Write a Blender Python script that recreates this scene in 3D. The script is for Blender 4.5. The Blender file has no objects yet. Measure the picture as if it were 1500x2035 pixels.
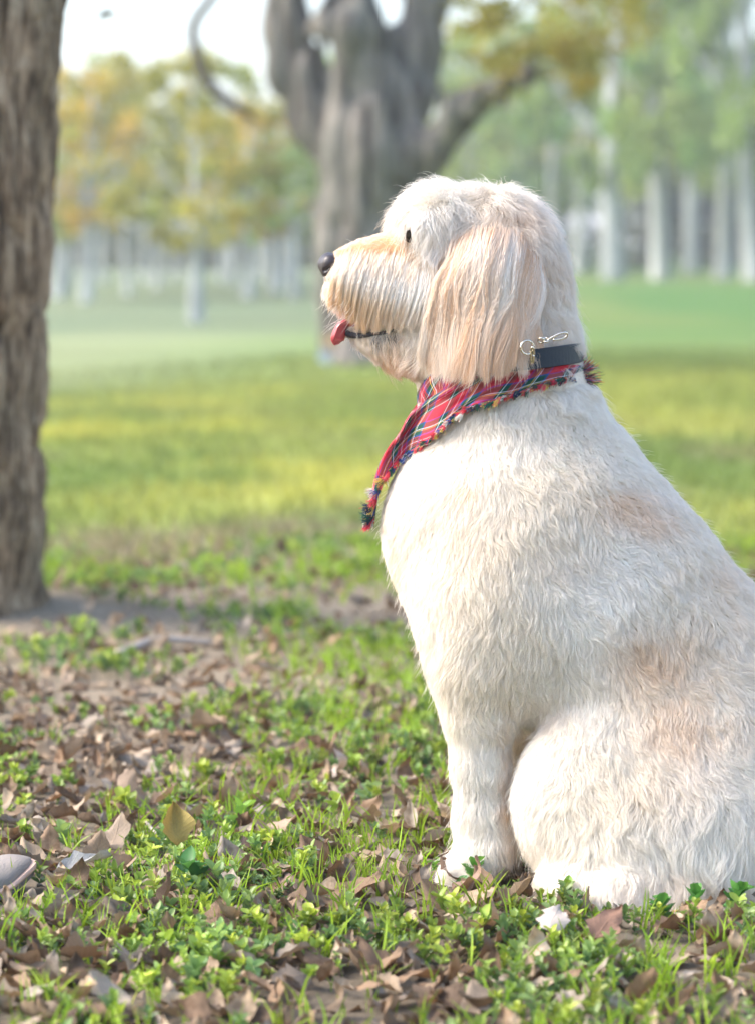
import bpy, math, random
import numpy as np
from math import radians, sin, cos, pi
from mathutils import Vector, Matrix, kdtree

random.seed(7)
rng = np.random.default_rng(7)
scene = bpy.context.scene
COL = scene.collection

# ------------------------------------------------------------------ camera, light, exposure
CAM_D, CAM_H, LENS = 2.97, 0.675, 85.0
FPX = LENS / 24.0 * 1500.0
PITCH = math.atan((1017.5 - 534.0) / FPX)
cam_data = bpy.data.cameras.new("camera")
cam = bpy.data.objects.new("camera", cam_data)
COL.objects.link(cam)
cam.location = (0, -CAM_D, CAM_H)
cam.rotation_euler = (radians(90) - PITCH, 0, 0)
cam_data.sensor_fit = 'HORIZONTAL'
cam_data.sensor_width = 24.0
cam_data.lens = LENS
cam_data.clip_end = 2000
cam_data.dof.use_dof = True
cam_data.dof.focus_distance = 2.90
cam_data.dof.aperture_fstop = 4.0
scene.camera = cam

SUN_EL, SUN_AZ = radians(42), radians(-86)      # azimuth from +Y (away from camera), clockwise; sun stands to the left
world = bpy.data.worlds.new("World")
scene.world = world
world.use_nodes = True
wn = world.node_tree
for n in list(wn.nodes): wn.nodes.remove(n)
sky = wn.nodes.new('ShaderNodeTexSky')
sky.sky_type = 'NISHITA'
sky.sun_disc = False
sky.sun_elevation = SUN_EL
sky.sun_rotation = SUN_AZ
sky.dust_density = 3.0
sky.air_density = 1.0
sky.ozone_density = 1.0
bg = wn.nodes.new('ShaderNodeBackground')
bg.inputs['Strength'].default_value = 0.15
out = wn.nodes.new('ShaderNodeOutputWorld')
wn.links.new(sky.outputs[0], bg.inputs[0])
wn.links.new(bg.outputs[0], out.inputs[0])

sd = bpy.data.lights.new("sun", 'SUN')
sd.energy = 1.4
sd.angle = radians(30)
sd.color = (1.0, 0.94, 0.86)
sun = bpy.data.objects.new("sun", sd)
COL.objects.link(sun)
SUN_DIR = Vector((sin(SUN_AZ) * cos(SUN_EL), cos(SUN_AZ) * cos(SUN_EL), sin(SUN_EL)))
sun.rotation_euler = SUN_DIR.to_track_quat('Z', 'Y').to_euler()
sun.location = (-5, 0, 8)

scene.view_settings.view_transform = 'Standard'
scene.view_settings.look = 'None'
scene.view_settings.gamma = 1.0
scene.view_settings.use_curve_mapping = False
scene.view_settings.exposure = 1.80
scene.cycles.use_denoising = True
scene.cycles.max_bounces = 12
scene.cycles.transmission_bounces = 8
scene.cycles.diffuse_bounces = 4
scene.cycles.caustics_reflective = False
scene.cycles.caustics_refractive = False

# ------------------------------------------------------------------ helpers
CP, SP = cos(PITCH), sin(PITCH)

def P(px, py, Y):
    """world point seen at photo pixel (px, py) lying on the vertical plane y = Y"""
    px = np.asarray(px, float); py = np.asarray(py, float); Y = np.asarray(Y, float)
    u = (px - 750.0) / FPX; v = (1017.5 - py) / FPX
    dy = CP + v * SP; dz = -SP + v * CP
    t = (Y + CAM_D) / dy
    return np.stack(np.broadcast_arrays(u * t, Y + 0 * t, CAM_H + dz * t), -1)

def PX(p):
    """photo pixel of world points"""
    p = np.asarray(p, float)
    x = p[..., 0]; y = p[..., 1] + CAM_D; z = p[..., 2] - CAM_H
    f = y * CP - z * SP; up = y * SP + z * CP
    return 750 + FPX * x / f, 1017.5 - FPX * up / f

def interp(u, pts):
    """piecewise linear (smoothed by dense resampling) curve through pts at u in 0..1, pts (x, y[, z])"""
    pts = np.asarray(pts, float)
    seg = np.linalg.norm(np.diff(pts, axis=0), axis=1)
    s = np.concatenate([[0], np.cumsum(seg)]); s /= s[-1]
    uu = np.linspace(0, 1, 200)
    out_ = []
    for k in range(pts.shape[1]):
        c = np.interp(uu, s, pts[:, k])
        pad = np.pad(c, 6, mode='reflect', reflect_type='odd')
        c = np.convolve(pad, np.ones(13) / 13, 'valid')
        out_.append(np.interp(u, uu, c))
    return np.stack(out_, -1)

def _hash(ix, iy, iz, seed):
    n = (ix.astype(np.int64) * 374761393 + iy.astype(np.int64) * 668265263 + iz.astype(np.int64) * 2147483647 + seed * 974634777) & 0xffffffff
    n = ((n ^ (n >> 13)) * 1274126177) & 0xffffffff
    n = (n ^ (n >> 16)) & 0xffffffff
    return n.astype(np.float64) / 4294967295.0

def vnoise(p, seed=0):
    p = np.asarray(p, float)
    i = np.floor(p).astype(np.int64); f = p - i
    f = f * f * (3 - 2 * f)
    r = 0
    for dx in (0, 1):
        for dy in (0, 1):
            for dz in (0, 1):
                w = (f[..., 0] if dx else 1 - f[..., 0]) * (f[..., 1] if dy else 1 - f[..., 1]) * (f[..., 2] if dz else 1 - f[..., 2])
                r = r + w * _hash(i[..., 0] + dx, i[..., 1] + dy, i[..., 2] + dz, seed)
    return r * 2 - 1

def fbm(p, oct_=3, seed=0):
    r = 0; a = 1; t = 0
    p = np.asarray(p, float)
    for k in range(oct_):
        r = r + a * vnoise(p * (2 ** k), seed + k * 17); t += a; a *= 0.5
    return r / t

def vec3(x, y, z=0.0):
    return np.stack(np.broadcast_arrays(np.asarray(x, float), np.asarray(y, float), np.asarray(z, float)), -1)

def mesh_from(name, verts, faces, smooth=True):
    """faces: int array (n, k) of one size, or list of lists"""
    me = bpy.data.meshes.new(name)
    verts = np.asarray(verts, np.float32)
    if isinstance(faces, np.ndarray):
        n, k = faces.shape
        me.vertices.add(len(verts)); me.vertices.foreach_set('co', verts.ravel())
        me.loops.add(n * k); me.loops.foreach_set('vertex_index', faces.astype(np.int32).ravel())
        me.polygons.add(n)
        me.polygons.foreach_set('loop_start', np.arange(0, n * k, k, dtype=np.int32))
        me.update(calc_edges=True)
        me.validate()
    else:
        me.from_pydata([tuple(v) for v in verts], [], faces)
        me.update()
    if smooth:
        me.polygons.foreach_set('use_smooth', np.ones(len(me.polygons), bool))
    return me

def vcol(me, name, cols):
    a = me.attributes.new(name, 'FLOAT_COLOR', 'POINT')
    c = np.ones((len(me.vertices), 4), np.float32); c[:, :cols.shape[1]] = cols
    a.data.foreach_set('color', c.ravel())

def setuv(me, uv):
    """uv per vertex"""
    l = me.uv_layers.new(name='UVMap')
    vi = np.zeros(len(me.loops), np.int32); me.loops.foreach_get('vertex_index', vi)
    l.data.foreach_set('uv', np.asarray(uv, np.float32)[vi].ravel())

def link(name, data, mat=None, parent=None):
    o = bpy.data.objects.new(name, data)
    COL.objects.link(o)
    if mat is not None and data is not None and len(data.materials) == 0:
        data.materials.append(mat)
    if parent is not None: o.parent = parent
    return o

def tag(o, label=None, cat=None, group=None, kind=None):
    if label: o['label'] = label
    if cat: o['category'] = cat
    if group: o['group'] = group
    if kind: o['kind'] = kind
    return o

def empty(name, loc=(0, 0, 0)):
    o = bpy.data.objects.new(name, None)
    o.empty_display_size = 0.1
    COL.objects.link(o); o.location = loc
    return o

def grid_faces(nu, nv, wrap_u=False):
    """index = i*nv + j"""
    I = np.arange(nu if wrap_u else nu - 1); J = np.arange(nv - 1)
    i, j = np.meshgrid(I, J, indexing='ij'); i = i.ravel(); j = j.ravel()
    i2 = (i + 1) % nu
    return np.stack([i * nv + j, i2 * nv + j, i2 * nv + j + 1, i * nv + j + 1], -1)

def tube(path, radii, n=10, cap=True):
    """verts, faces of a tube along path (m,3)"""
    path = np.asarray(path, float); m = len(path)
    radii = np.broadcast_to(np.asarray(radii, float), (m,))
    t = np.gradient(path, axis=0); t /= np.linalg.norm(t, axis=1, keepdims=True) + 1e-12
    ref = np.array([0.0, 1.0, 0.13]) if abs(t[0][1]) < 0.8 else np.array([1.0, 0, 0.1])
    V = []
    a = ref - t[0] * (ref @ t[0]); a /= np.linalg.norm(a)
    for k in range(m):
        a = a - t[k] * (a @ t[k]); a /= np.linalg.norm(a)
        b = np.cross(t[k], a)
        ang = np.linspace(0, 2 * pi, n, endpoint=False)
        V.append(path[k] + radii[k] * (np.cos(ang)[:, None] * a + np.sin(ang)[:, None] * b))
    V = np.concatenate(V)
    F = []
    for k in range(m - 1):
        for q in range(n):
            F.append([k * n + q, k * n + (q + 1) % n, (k + 1) * n + (q + 1) % n, (k + 1) * n + q])
    if cap:
        F.append(list(range(n))[::-1]); F.append([(m - 1) * n + q for q in range(n)])
    return V, F

def join_parts(parts):
    V = []; F = []; o = 0
    for v, f in parts:
        V.append(np.asarray(v)); F += [[i + o for i in q] for q in f]; o += len(v)
    return np.concatenate(V), F

def surface_nets(f, org, h):
    """f (nx,ny,nz) signed distance, negative inside -> verts, quads"""
    s = f < 0
    nx, ny, nz = f.shape
    acc = np.zeros((nx - 1, ny - 1, nz - 1, 3), np.float32); cnt = np.zeros((nx - 1, ny - 1, nz - 1), np.float32)
    for ax in range(3):
        sl0 = [slice(None)] * 3; sl1 = [slice(None)] * 3
        sl0[ax] = slice(0, -1); sl1[ax] = slice(1, None)
        a = f[tuple(sl0)]; b = f[tuple(sl1)]
        cr = (a < 0) != (b < 0)
        idx = np.argwhere(cr)
        t = a[cr] / (a[cr] - b[cr])
        pos = idx.astype(np.float32); pos[:, ax] += t
        o1, o2 = [q for q in range(3) if q != ax]
        for d1 in (0, -1):
            for d2 in (0, -1):
                c = idx.copy(); c[:, o1] += d1; c[:, o2] += d2
                ok = (c[:, o1] >= 0) & (c[:, o2] >= 0) & (c[:, o1] < acc.shape[o1]) & (c[:, o2] < acc.shape[o2])
                cc = c[ok]
                np.add.at(acc, (cc[:, 0], cc[:, 1], cc[:, 2]), pos[ok]); np.add.at(cnt, (cc[:, 0], cc[:, 1], cc[:, 2]), 1)
    act = cnt > 0
    ids = -np.ones(cnt.shape, np.int64); ids[act] = np.arange(act.sum())
    verts = acc[act] / cnt[act][:, None] * h + np.asarray(org)
    quads = []
    for ax in range(3):
        sl0 = [slice(None)] * 3; sl1 = [slice(None)] * 3
        sl0[ax] = slice(0, -1); sl1[ax] = slice(1, None)
        a = s[tuple(sl0)]; b = s[tuple(sl1)]
        idx = np.argwhere(a != b); flip = a[a != b]
        o1, o2 = [(1, 2), (2, 0), (0, 1)][ax]
        ok = (idx[:, o1] > 0) & (idx[:, o2] > 0) & (idx[:, o1] < cnt.shape[o1]) & (idx[:, o2] < cnt.shape[o2])
        idx = idx[ok]; flip = flip[ok]
        q = []
        for d1, d2 in ((-1, -1), (0, -1), (0, 0), (-1, 0)):
            c = idx.copy(); c[:, o1] += d1; c[:, o2] += d2
            q.append(ids[c[:, 0], c[:, 1], c[:, 2]])
        q = np.stack(q, -1)
        q[~flip] = q[~flip][:, ::-1]
        quads.append(q)
    return verts, np.concatenate(quads)

def smin(a, b, k):
    h = np.maximum(k - np.abs(a - b), 0) / k
    return np.minimum(a, b) - h * h * k * 0.25

def cone_sdf(p, a, ra, b, rb, s):
    """capsule with changing radius, stretched by s in y about its own axis"""
    a = np.asarray(a, np.float32); b = np.asarray(b, np.float32)
    ym = (a[1] + b[1]) / 2
    q = p.copy(); q[..., 1] = (q[..., 1] - ym) / s
    a2 = a.copy(); b2 = b.copy(); a2[1] = (a[1] - ym) / s; b2[1] = (b[1] - ym) / s
    ba = b2 - a2; L = float(ba @ ba) + 1e-9
    pa = q - a2
    t = np.clip((pa @ ba) / L, 0, 1)
    d = np.linalg.norm(pa - t[..., None] * ba, axis=-1) - (ra + (rb - ra) * t)
    return d * min(s, 1.0)

def hair(name, pts, rad, col, mat, parent):
    """pts (n,k,3), rad (n,k), col (n,k,3)"""
    n, k, _ = pts.shape
    cu = bpy.data.hair_curves.new(name)
    cu.add_curves([k] * n)
    cu.points.foreach_set('position', np.ascontiguousarray(pts, np.float32).ravel())
    if 'radius' not in cu.attributes: cu.attributes.new('radius', 'FLOAT', 'POINT')
    cu.attributes['radius'].data.foreach_set('value', np.ascontiguousarray(rad, np.float32).ravel())
    a = cu.attributes.new('col', 'FLOAT_COLOR', 'POINT')
    c = np.ones((n, k, 4), np.float32); c[..., :3] = col
    a.data.foreach_set('color', c.ravel())
    return link(name, cu, mat, parent)

# ------------------------------------------------------------------ materials
def new_mat(name):
    m = bpy.data.materials.new(name); m.use_nodes = True
    nt = m.node_tree
    b = nt.nodes['Principled BSDF']
    return m, nt, b

def N(nt, t, **kw):
    n = nt.nodes.new(t)
    for k, v in kw.items():
        if hasattr(n, k): setattr(n, k, v)
        else: n.inputs[k].default_value = v
    return n

def ramp(nt, stops, interp_='LINEAR'):
    r = nt.nodes.new('ShaderNodeValToRGB'); cr = r.color_ramp; cr.interpolation = interp_
    while len(cr.elements) < len(stops): cr.elements.new(0.5)
    for e, (p, c) in zip(cr.elements, stops):
        e.position = p; e.color = (*c, 1)
    return r

def mixc(nt, fac, a, b, mode='MIX'):
    m = nt.nodes.new('ShaderNodeMix'); m.data_type = 'RGBA'; m.blend_type = mode
    for idx, v in ((0, fac), (6, a), (7, b)):
        if isinstance(v, bpy.types.NodeSocket): nt.links.new(v, m.inputs[idx])
        elif isinstance(v, tuple): m.inputs[idx].default_value = (*v, 1) if len(v) == 3 else v
        else: m.inputs[idx].default_value = v
    return m.outputs[2]

def simple(name, col, rough=0.7, metal=0.0, spec=0.5, bump=None, noise=None):
    m, nt, b = new_mat(name)
    b.inputs['Roughness'].default_value = rough; b.inputs['Metallic'].default_value = metal
    b.inputs['Specular IOR Level'].default_value = spec
    b.inputs['Base Color'].default_value = (*col, 1)
    tc = N(nt, 'ShaderNodeTexCoord')
    if noise:
        sc, col2 = noise
        nz = N(nt, 'ShaderNodeTexNoise'); nz.inputs['Scale'].default_value = sc; nz.inputs['Detail'].default_value = 5
        nt.links.new(tc.outputs['Object'], nz.inputs['Vector'])
        nt.links.new(mixc(nt, nz.outputs[0], col, col2), b.inputs['Base Color'])
    if bump:
        sc, st = bump
        nz = N(nt, 'ShaderNodeTexNoise'); nz.inputs['Scale'].default_value = sc; nz.inputs['Detail'].default_value = 6
        nt.links.new(tc.outputs['Object'], nz.inputs['Vector'])
        bp = N(nt, 'ShaderNodeBump'); bp.inputs['Strength'].default_value = st; bp.inputs['Distance'].default_value = 0.01
        nt.links.new(nz.outputs[0], bp.inputs['Height']); nt.links.new(bp.outputs[0], b.inputs['Normal'])
    return m

def leafy(name, source, trans=0.45, rough=0.5, spec=0.3, veins=False, tint=None):
    """thin leaf surface: colour from the 'col' attribute or the object colour, light shines through"""
    m, nt, b = new_mat(name)
    if source == 'attr':
        at = N(nt, 'ShaderNodeAttribute'); at.attribute_name = 'col'; c = at.outputs['Color']
    else:
        at = N(nt, 'ShaderNodeObjectInfo'); c = at.outputs['Color']
        if source == 'both':
            a2 = N(nt, 'ShaderNodeAttribute'); a2.attribute_name = 'col'
            c = mixc(nt, 1.0, a2.outputs['Color'], c, 'MULTIPLY')
    tc = N(nt, 'ShaderNodeTexCoord')
    if veins:
        nz = N(nt, 'ShaderNodeTexNoise'); nz.inputs['Scale'].default_value = 90; nz.inputs['Detail'].default_value = 6
        nt.links.new(tc.outputs['Object'], nz.inputs['Vector'])
        r = ramp(nt, [(0.3, (0.6, 0.55, 0.5)), (0.55, (1, 1, 1)), (0.8, (1.3, 1.25, 1.15))])
        nt.links.new(nz.outputs[0], r.inputs[0])
        c = mixc(nt, 1.0, c, r.outputs[0], 'MULTIPLY')
        sx = N(nt, 'ShaderNodeSeparateXYZ'); nt.links.new(tc.outputs['UV'], sx.inputs[0])
        # veins: midrib |v| small, side veins from sin(u*k - |v|*m)
        av = N(nt, 'ShaderNodeMath', operation='ABSOLUTE'); nt.links.new(sx.outputs[1], av.inputs[0])
        m1 = N(nt, 'ShaderNodeMath', operation='MULTIPLY'); nt.links.new(sx.outputs[0], m1.inputs[0]); m1.inputs[1].default_value = 62
        m2 = N(nt, 'ShaderNodeMath', operation='MULTIPLY_ADD'); nt.links.new(av.outputs[0], m2.inputs[0]); m2.inputs[1].default_value = -17; nt.links.new(m1.outputs[0], m2.inputs[2])
        sn = N(nt, 'ShaderNodeMath', operation='SINE'); nt.links.new(m2.outputs[0], sn.inputs[0])
        pw = N(nt, 'ShaderNodeMapRange'); pw.inputs['From Min'].default_value = 0.75; pw.inputs['From Max'].default_value = 1.0
        nt.links.new(sn.outputs[0], pw.inputs[0])
        md = N(nt, 'ShaderNodeMapRange'); md.inputs['From Min'].default_value = 0.07; md.inputs['From Max'].default_value = 0.02
        nt.links.new(av.outputs[0], md.inputs[0])
        mx = N(nt, 'ShaderNodeMath', operation='MAXIMUM'); nt.links.new(pw.outputs[0], mx.inputs[0]); nt.links.new(md.outputs[0], mx.inputs[1])
        fc = N(nt, 'ShaderNodeMath', operation='MULTIPLY'); nt.links.new(mx.outputs[0], fc.inputs[0]); fc.inputs[1].default_value = 0.35
        cv = mixc(nt, 1.0, c, (1.35, 1.3, 1.2), 'MULTIPLY')
        c = mixc(nt, fc.outputs[0], c, cv)
        bp = N(nt, 'ShaderNodeBump'); bp.inputs['Strength'].default_value = 0.5; bp.inputs['Distance'].default_value = 0.0015
        nt.links.new(mx.outputs[0], bp.inputs['Height']); nt.links.new(bp.outputs[0], b.inputs['Normal'])
    nt.links.new(c, b.inputs['Base Color'])
    b.inputs['Roughness'].default_value = rough; b.inputs['Specular IOR Level'].default_value = spec
    tr = N(nt, 'ShaderNodeBsdfTranslucent')
    ct = mixc(nt, 1.0, c, tint or (1.0, 1.0, 0.8), 'MULTIPLY')
    nt.links.new(ct, tr.inputs[0])
    mx = N(nt, 'ShaderNodeMixShader'); mx.inputs[0].default_value = trans
    nt.links.new(b.outputs[0], mx.inputs[1]); nt.links.new(tr.outputs[0], mx.inputs[2])
    nt.links.new(mx.outputs[0], nt.nodes['Material Output'].inputs[0])
    return m

def fur_material(name, rough=0.4):
    m, nt, b = new_mat(name)
    at = N(nt, 'ShaderNodeAttribute'); at.attribute_name = 'col'
    nt.nodes.remove(b)
    d = N(nt, 'ShaderNodeBsdfDiffuse'); nt.links.new(at.outputs['Color'], d.inputs[0])
    h = N(nt, 'ShaderNodeBsdfHairPrincipled'); h.parametrization = 'COLOR'
    h.inputs['Roughness'].default_value = rough; h.inputs['Radial Roughness'].default_value = 0.9
    h.inputs['Random Roughness'].default_value = 0.2
    h.inputs['Coat'].default_value = 0.0
    nt.links.new(at.outputs['Color'], h.inputs['Color'])
    mx = N(nt, 'ShaderNodeMixShader'); mx.inputs[0].default_value = 0.4
    nt.links.new(d.outputs[0], mx.inputs[1]); nt.links.new(h.outputs[0], mx.inputs[2])
    nt.links.new(mx.outputs[0], nt.nodes['Material Output'].inputs[0])
    return m

# ------------------------------------------------------------------ terrain
def smooth(a, b, x):
    t = np.clip((x - a) / (b - a), 0, 1); return t * t * (3 - 2 * t)

def ground_z(x, y):
    """height of the ground; y is measured from the dog, away from the camera"""
    x = np.asarray(x, float); y = np.asarray(y, float)
    d = y + CAM_D
    z = 0.012 * fbm(vec3(x * 1.6, y * 1.6, 3.1), 3, 5) * (1 - 0.85 * np.exp(-((x - 0.25) ** 2 + y ** 2) / 0.12))
    z = z + 0.05 * fbm(vec3(x * 0.25, y * 0.25, 8.1), 2, 9) * smooth(6, 14, d)
    z = z + 0.42 * smooth(30, 60, d) + 0.01 * np.maximum(d - 60, 0)
    # root mounds of the two near trees
    z = z + 0.03 * np.exp(-(((x - TREE_A[0]) / 0.42) ** 2 + ((y - TREE_A[1]) / 0.42) ** 2))
    z = z + 0.10 * np.exp(-(((x - TREE_B[0]) / 0.9) ** 2 + ((y - TREE_B[1]) / 0.9) ** 2))
    return z

TREE_A = (-0.83, 2.18); TREE_B = (-0.05, 14.1)

def ground_colour(x, y):
    d = y + CAM_D
    n1 = fbm(vec3(x * 1.1, y * 0.5, 0), 3, 21); n2 = fbm(vec3(x * 5, y * 3, 0), 3, 31); n3 = fbm(vec3(x * 0.35, y * 0.22, 0), 3, 41)
    soil = np.array([0.22, 0.18, 0.135]); soil2 = np.array([0.29, 0.24, 0.175])
    green = np.array([0.245, 0.295, 0.085]); sun_yellow = np.array([0.46, 0.45, 0.10]); dgreen = np.array([0.155, 0.225, 0.06])
    pale = np.array([0.235, 0.27, 0.135]); fargreen = np.array([0.08, 0.165, 0.04])
    m = lambda a, b, t: a * (1 - t[..., None]) + b * t[..., None]
    c = m(soil + 0 * x[..., None], soil2 + 0 * x[..., None], np.clip(0.5 + n2 * 1.2, 0, 1))
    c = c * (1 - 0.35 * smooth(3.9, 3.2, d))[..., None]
    lawn = m(dgreen + 0 * x[..., None], green + 0 * x[..., None], np.clip(0.55 + n1 * 1.1 + 0.9 * fbm(vec3(x * 3.1, y * 1.9, 2), 3, 55), 0, 1))
    # sunlit patches painted into the turf colour: long yellow streaks across the view
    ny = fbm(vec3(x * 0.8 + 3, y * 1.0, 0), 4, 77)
    sun_patch = smooth(0.02, 0.34, ny + 0.13 * np.exp(-((d - 8.6) / 1.0) ** 2) + 0.13 * np.exp(-((d - 11.6) / 1.0) ** 2) - 0.06)
    lawn = m(lawn, sun_yellow + 0 * x[..., None], sun_patch * (0.62 - 0.35 * smooth(0.3, 1.6, x)))
    brown = smooth(0.0, 0.4, fbm(vec3(x * 1.6, y * 1.1, 5), 4, 91)) * 0.6
    lawn = m(lawn, soil2 * 0.8 + 0 * x[..., None], brown * smooth(14, 6.5, d))
    c = m(c, lawn, smooth(5.7, 7.2, d + n1 * 0.9))
    edge = 13.6 + 1.55 * (x + 2.0)          # near edge of the dry strip
    edge = np.clip(edge, 12.6, 18.8)
    s = smooth(edge - 2.6, edge + 3.2, d + n3 * 2.2 + n1 * 0.8)
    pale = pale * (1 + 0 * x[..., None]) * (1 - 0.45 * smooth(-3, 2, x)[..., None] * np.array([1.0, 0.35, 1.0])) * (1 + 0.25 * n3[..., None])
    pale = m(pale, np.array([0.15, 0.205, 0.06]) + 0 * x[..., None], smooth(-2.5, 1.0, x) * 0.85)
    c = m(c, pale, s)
    s2 = smooth(21, 34, d - n3 * 5 + np.clip(x, -12, 3) * 0.1)
    fg = m(fargreen + 0 * x[..., None], green * 0.7 + 0 * x[..., None], np.clip(0.3 + n3, 0, 1))
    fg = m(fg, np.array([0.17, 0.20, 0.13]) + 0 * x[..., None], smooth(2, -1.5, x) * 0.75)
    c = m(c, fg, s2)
    return np.clip(c, 0.01, 0.8)

def build_ground():
    xs = [0.0]
    st = 0.02
    while xs[-1] < 420:
        xs.append(xs[-1] + st); st *= 1.035 if xs[-1] > 1.2 else 1.0
    X = np.array(xs); X = np.concatenate([-X[:0:-1], X])
    ys = [-CAM_D - 6.0]
    while ys[-1] < 700:
        d = abs(ys[-1] + CAM_D)
        ys.append(ys[-1] + max(0.022, (d - 2.5) * 0.012 if ys[-1] > -CAM_D + 1 else 0.25 if d > 1.2 else 0.05))
    Y = np.array(ys)
    x, y = np.meshgrid(X, Y, indexing='ij')
    z = ground_z(x, y)
    v = np.stack([x, y, z], -1).reshape(-1, 3)
    me = mesh_from('ground', v, grid_faces(len(X), len(Y)))
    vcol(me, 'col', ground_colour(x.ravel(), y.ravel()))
    m, nt, b = new_mat('ground')
    at = N(nt, 'ShaderNodeAttribute'); at.attribute_name = 'col'
    tc = N(nt, 'ShaderNodeTexCoord')
    nz = N(nt, 'ShaderNodeTexNoise'); nz.inputs['Scale'].default_value = 60; nz.inputs['Detail'].default_value = 8; nz.inputs['Roughness'].default_value = 0.7
    nt.links.new(tc.outputs['Object'], nz.inputs['Vector'])
    r = ramp(nt, [(0.3, (0.55, 0.52, 0.5)), (0.5, (1, 1, 1)), (0.7, (1.35, 1.3, 1.25))])
    nt.links.new(nz.outputs[0], r.inputs[0])
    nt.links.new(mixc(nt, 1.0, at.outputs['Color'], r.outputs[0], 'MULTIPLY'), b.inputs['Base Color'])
    b.inputs['Roughness'].default_value = 1.0; b.inputs['Specular IOR Level'].default_value = 0.1
    bp = N(nt, 'ShaderNodeBump'); bp.inputs['Strength'].default_value = 0.7; bp.inputs['Distance'].default_value = 0.01
    nt.links.new(nz.outputs[0], bp.inputs['Height']); nt.links.new(bp.outputs[0], b.inputs['Normal'])
    o = link('ground', me, m)
    tag(o, kind='structure')

build_ground()

# ------------------------------------------------------------------ small plants, leaves, grass (templates)
def leaf_template(nu=9, nv=5, length=1.0, width=0.5, lobes=0.0, curl=0.0, fold=0.2, twist=0.0, seed=0, oval=False):
    """one leaf lying along +x from the origin: verts, quads, uv"""
    r = np.random.default_rng(seed)
    u = np.linspace(0, 1, nu); v = np.linspace(-1, 1, nv)
    U, V = np.meshgrid(u, v, indexing='ij')
    w = np.sin(pi * np.clip(U, 0.0, 1) ** 0.8) ** 0.75 * (1 - U ** 3 * 0.3) * 0.5 * width
    if oval: w = np.sin(pi * np.clip(U, 0.0, 1) ** 0.85) ** 0.55 * 0.5 * width
    if lobes > 0:
        w = w * (1 + lobes * np.sin(U * 5.5 * pi + 1 + 0.6 * np.sign(V)) * (0.25 + 0.75 * np.abs(V)))
    w = w * (1 + 0.12 * r.standard_normal(U.shape) * (np.abs(V) > 0.9) * (not oval))
    w = np.maximum(w, 0.004)
    x = U * length; y = w * V * length
    z = fold * np.abs(V) ** 1.3 * w * length * 2
    ph = r.uniform(0, 6.28, 4)
    z = z + 0.035 * length * (np.sin(U * 7 + ph[0] + V * 2) + np.sin(V * 3 + U * 4 + ph[1])) * (1 if not oval else 0.6)
    if not oval: z = z + 0.03 * length * np.sin(U * 15 + V * 5 * np.cos(ph[2]) + ph[3]) * np.abs(V)
    # curl along the length
    if abs(curl) > 1e-3:
        a = U * curl; R = length / curl
        x2 = np.sin(a) * (R - z); z = R - np.cos(a) * (R - z); x = x2
    z = z + twist * (U - 0.4) * y * 2
    return np.stack([x, y, z], -1).reshape(-1, 3), grid_faces(nu, nv), np.stack([U, V], -1).reshape(-1, 2)

def rotz(a):
    c, s = np.cos(a), np.sin(a); z = np.zeros_like(c); o = np.ones_like(c)
    return np.stack([np.stack([c, -s, z], -1), np.stack([s, c, z], -1), np.stack([z, z, o], -1)], -2)
def rotx(a):
    c, s = np.cos(a), np.sin(a); z = np.zeros_like(c); o = np.ones_like(c)
    return np.stack([np.stack([o, z, z], -1), np.stack([z, c, -s], -1), np.stack([z, s, c], -1)], -2)
def roty(a):
    c, s = np.cos(a), np.sin(a); z = np.zeros_like(c); o = np.ones_like(c)
    return np.stack([np.stack([c, z, s], -1), np.stack([z, o, z], -1), np.stack([-s, z, c], -1)], -2)

def scatter(name, templates, which, pos, R, scale, col, mat, colvar=None):
    """join many copies of templates (verts, quads[, uv, tint]) into one mesh"""
    V = []; F = []; C = []; UVs = []; off = 0
    for k, t in enumerate(templates):
        sel = which == k
        n = int(sel.sum())
        if n == 0: continue
        tv = t[0].astype(np.float32); nvt = len(tv)
        v = np.einsum('nij,mj->nmi', R[sel], tv) * scale[sel][:, None, None] + pos[sel][:, None, :]
        V.append(v.reshape(-1, 3))
        F.append((t[1][None] + (off + np.arange(n) * nvt)[:, None, None]).reshape(-1, t[1].shape[1]))
        c = np.repeat(col[sel][:, None, :], nvt, 1)
        if len(t) > 3 and t[3] is not None: c = c * t[3][None, :, :]
        C.append(c.reshape(-1, 3)); UVs.append(np.tile(t[2], (n, 1)))
        off += n * nvt
    me = mesh_from(name, np.concatenate(V), np.concatenate(F))
    vcol(me, 'col', np.concatenate(C)); setuv(me, np.concatenate(UVs))
    return link(name, me, mat)

def join_t(parts):
    """join template parts [(v,f,uv,tint)] of quads"""
    V = []; F = []; U = []; T = []; o = 0
    for v, f, uv, t in parts:
        V.append(v); F.append(f + o); U.append(uv); T.append(np.broadcast_to(np.asarray(t, float), (len(v), 3))); o += len(v)
    return np.concatenate(V), np.concatenate(F), np.concatenate(U), np.concatenate(T)

def ribbon(path, w, up=(0, 1, 0)):
    """thin crossed strip along path"""
    path = np.asarray(path, float); n = len(path)
    w = np.broadcast_to(np.asarray(w, float), (n,))
    t = np.gradient(path, axis=0); t /= np.linalg.norm(t, axis=1, keepdims=True) + 1e-9
    s = np.cross(t, np.asarray(up, float)); s /= np.linalg.norm(s, axis=1, keepdims=True) + 1e-9
    v = np.stack([path - s * w[:, None], path + s * w[:, None]], 1).reshape(-1, 3)
    f = np.array([[2 * i, 2 * i + 1, 2 * i + 3, 2 * i + 2] for i in range(n - 1)])
    uv = np.stack([np.repeat(np.linspace(0, 1, n), 2), np.tile([-1.0, 1.0], n)], -1)
    return v, f, uv

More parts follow.
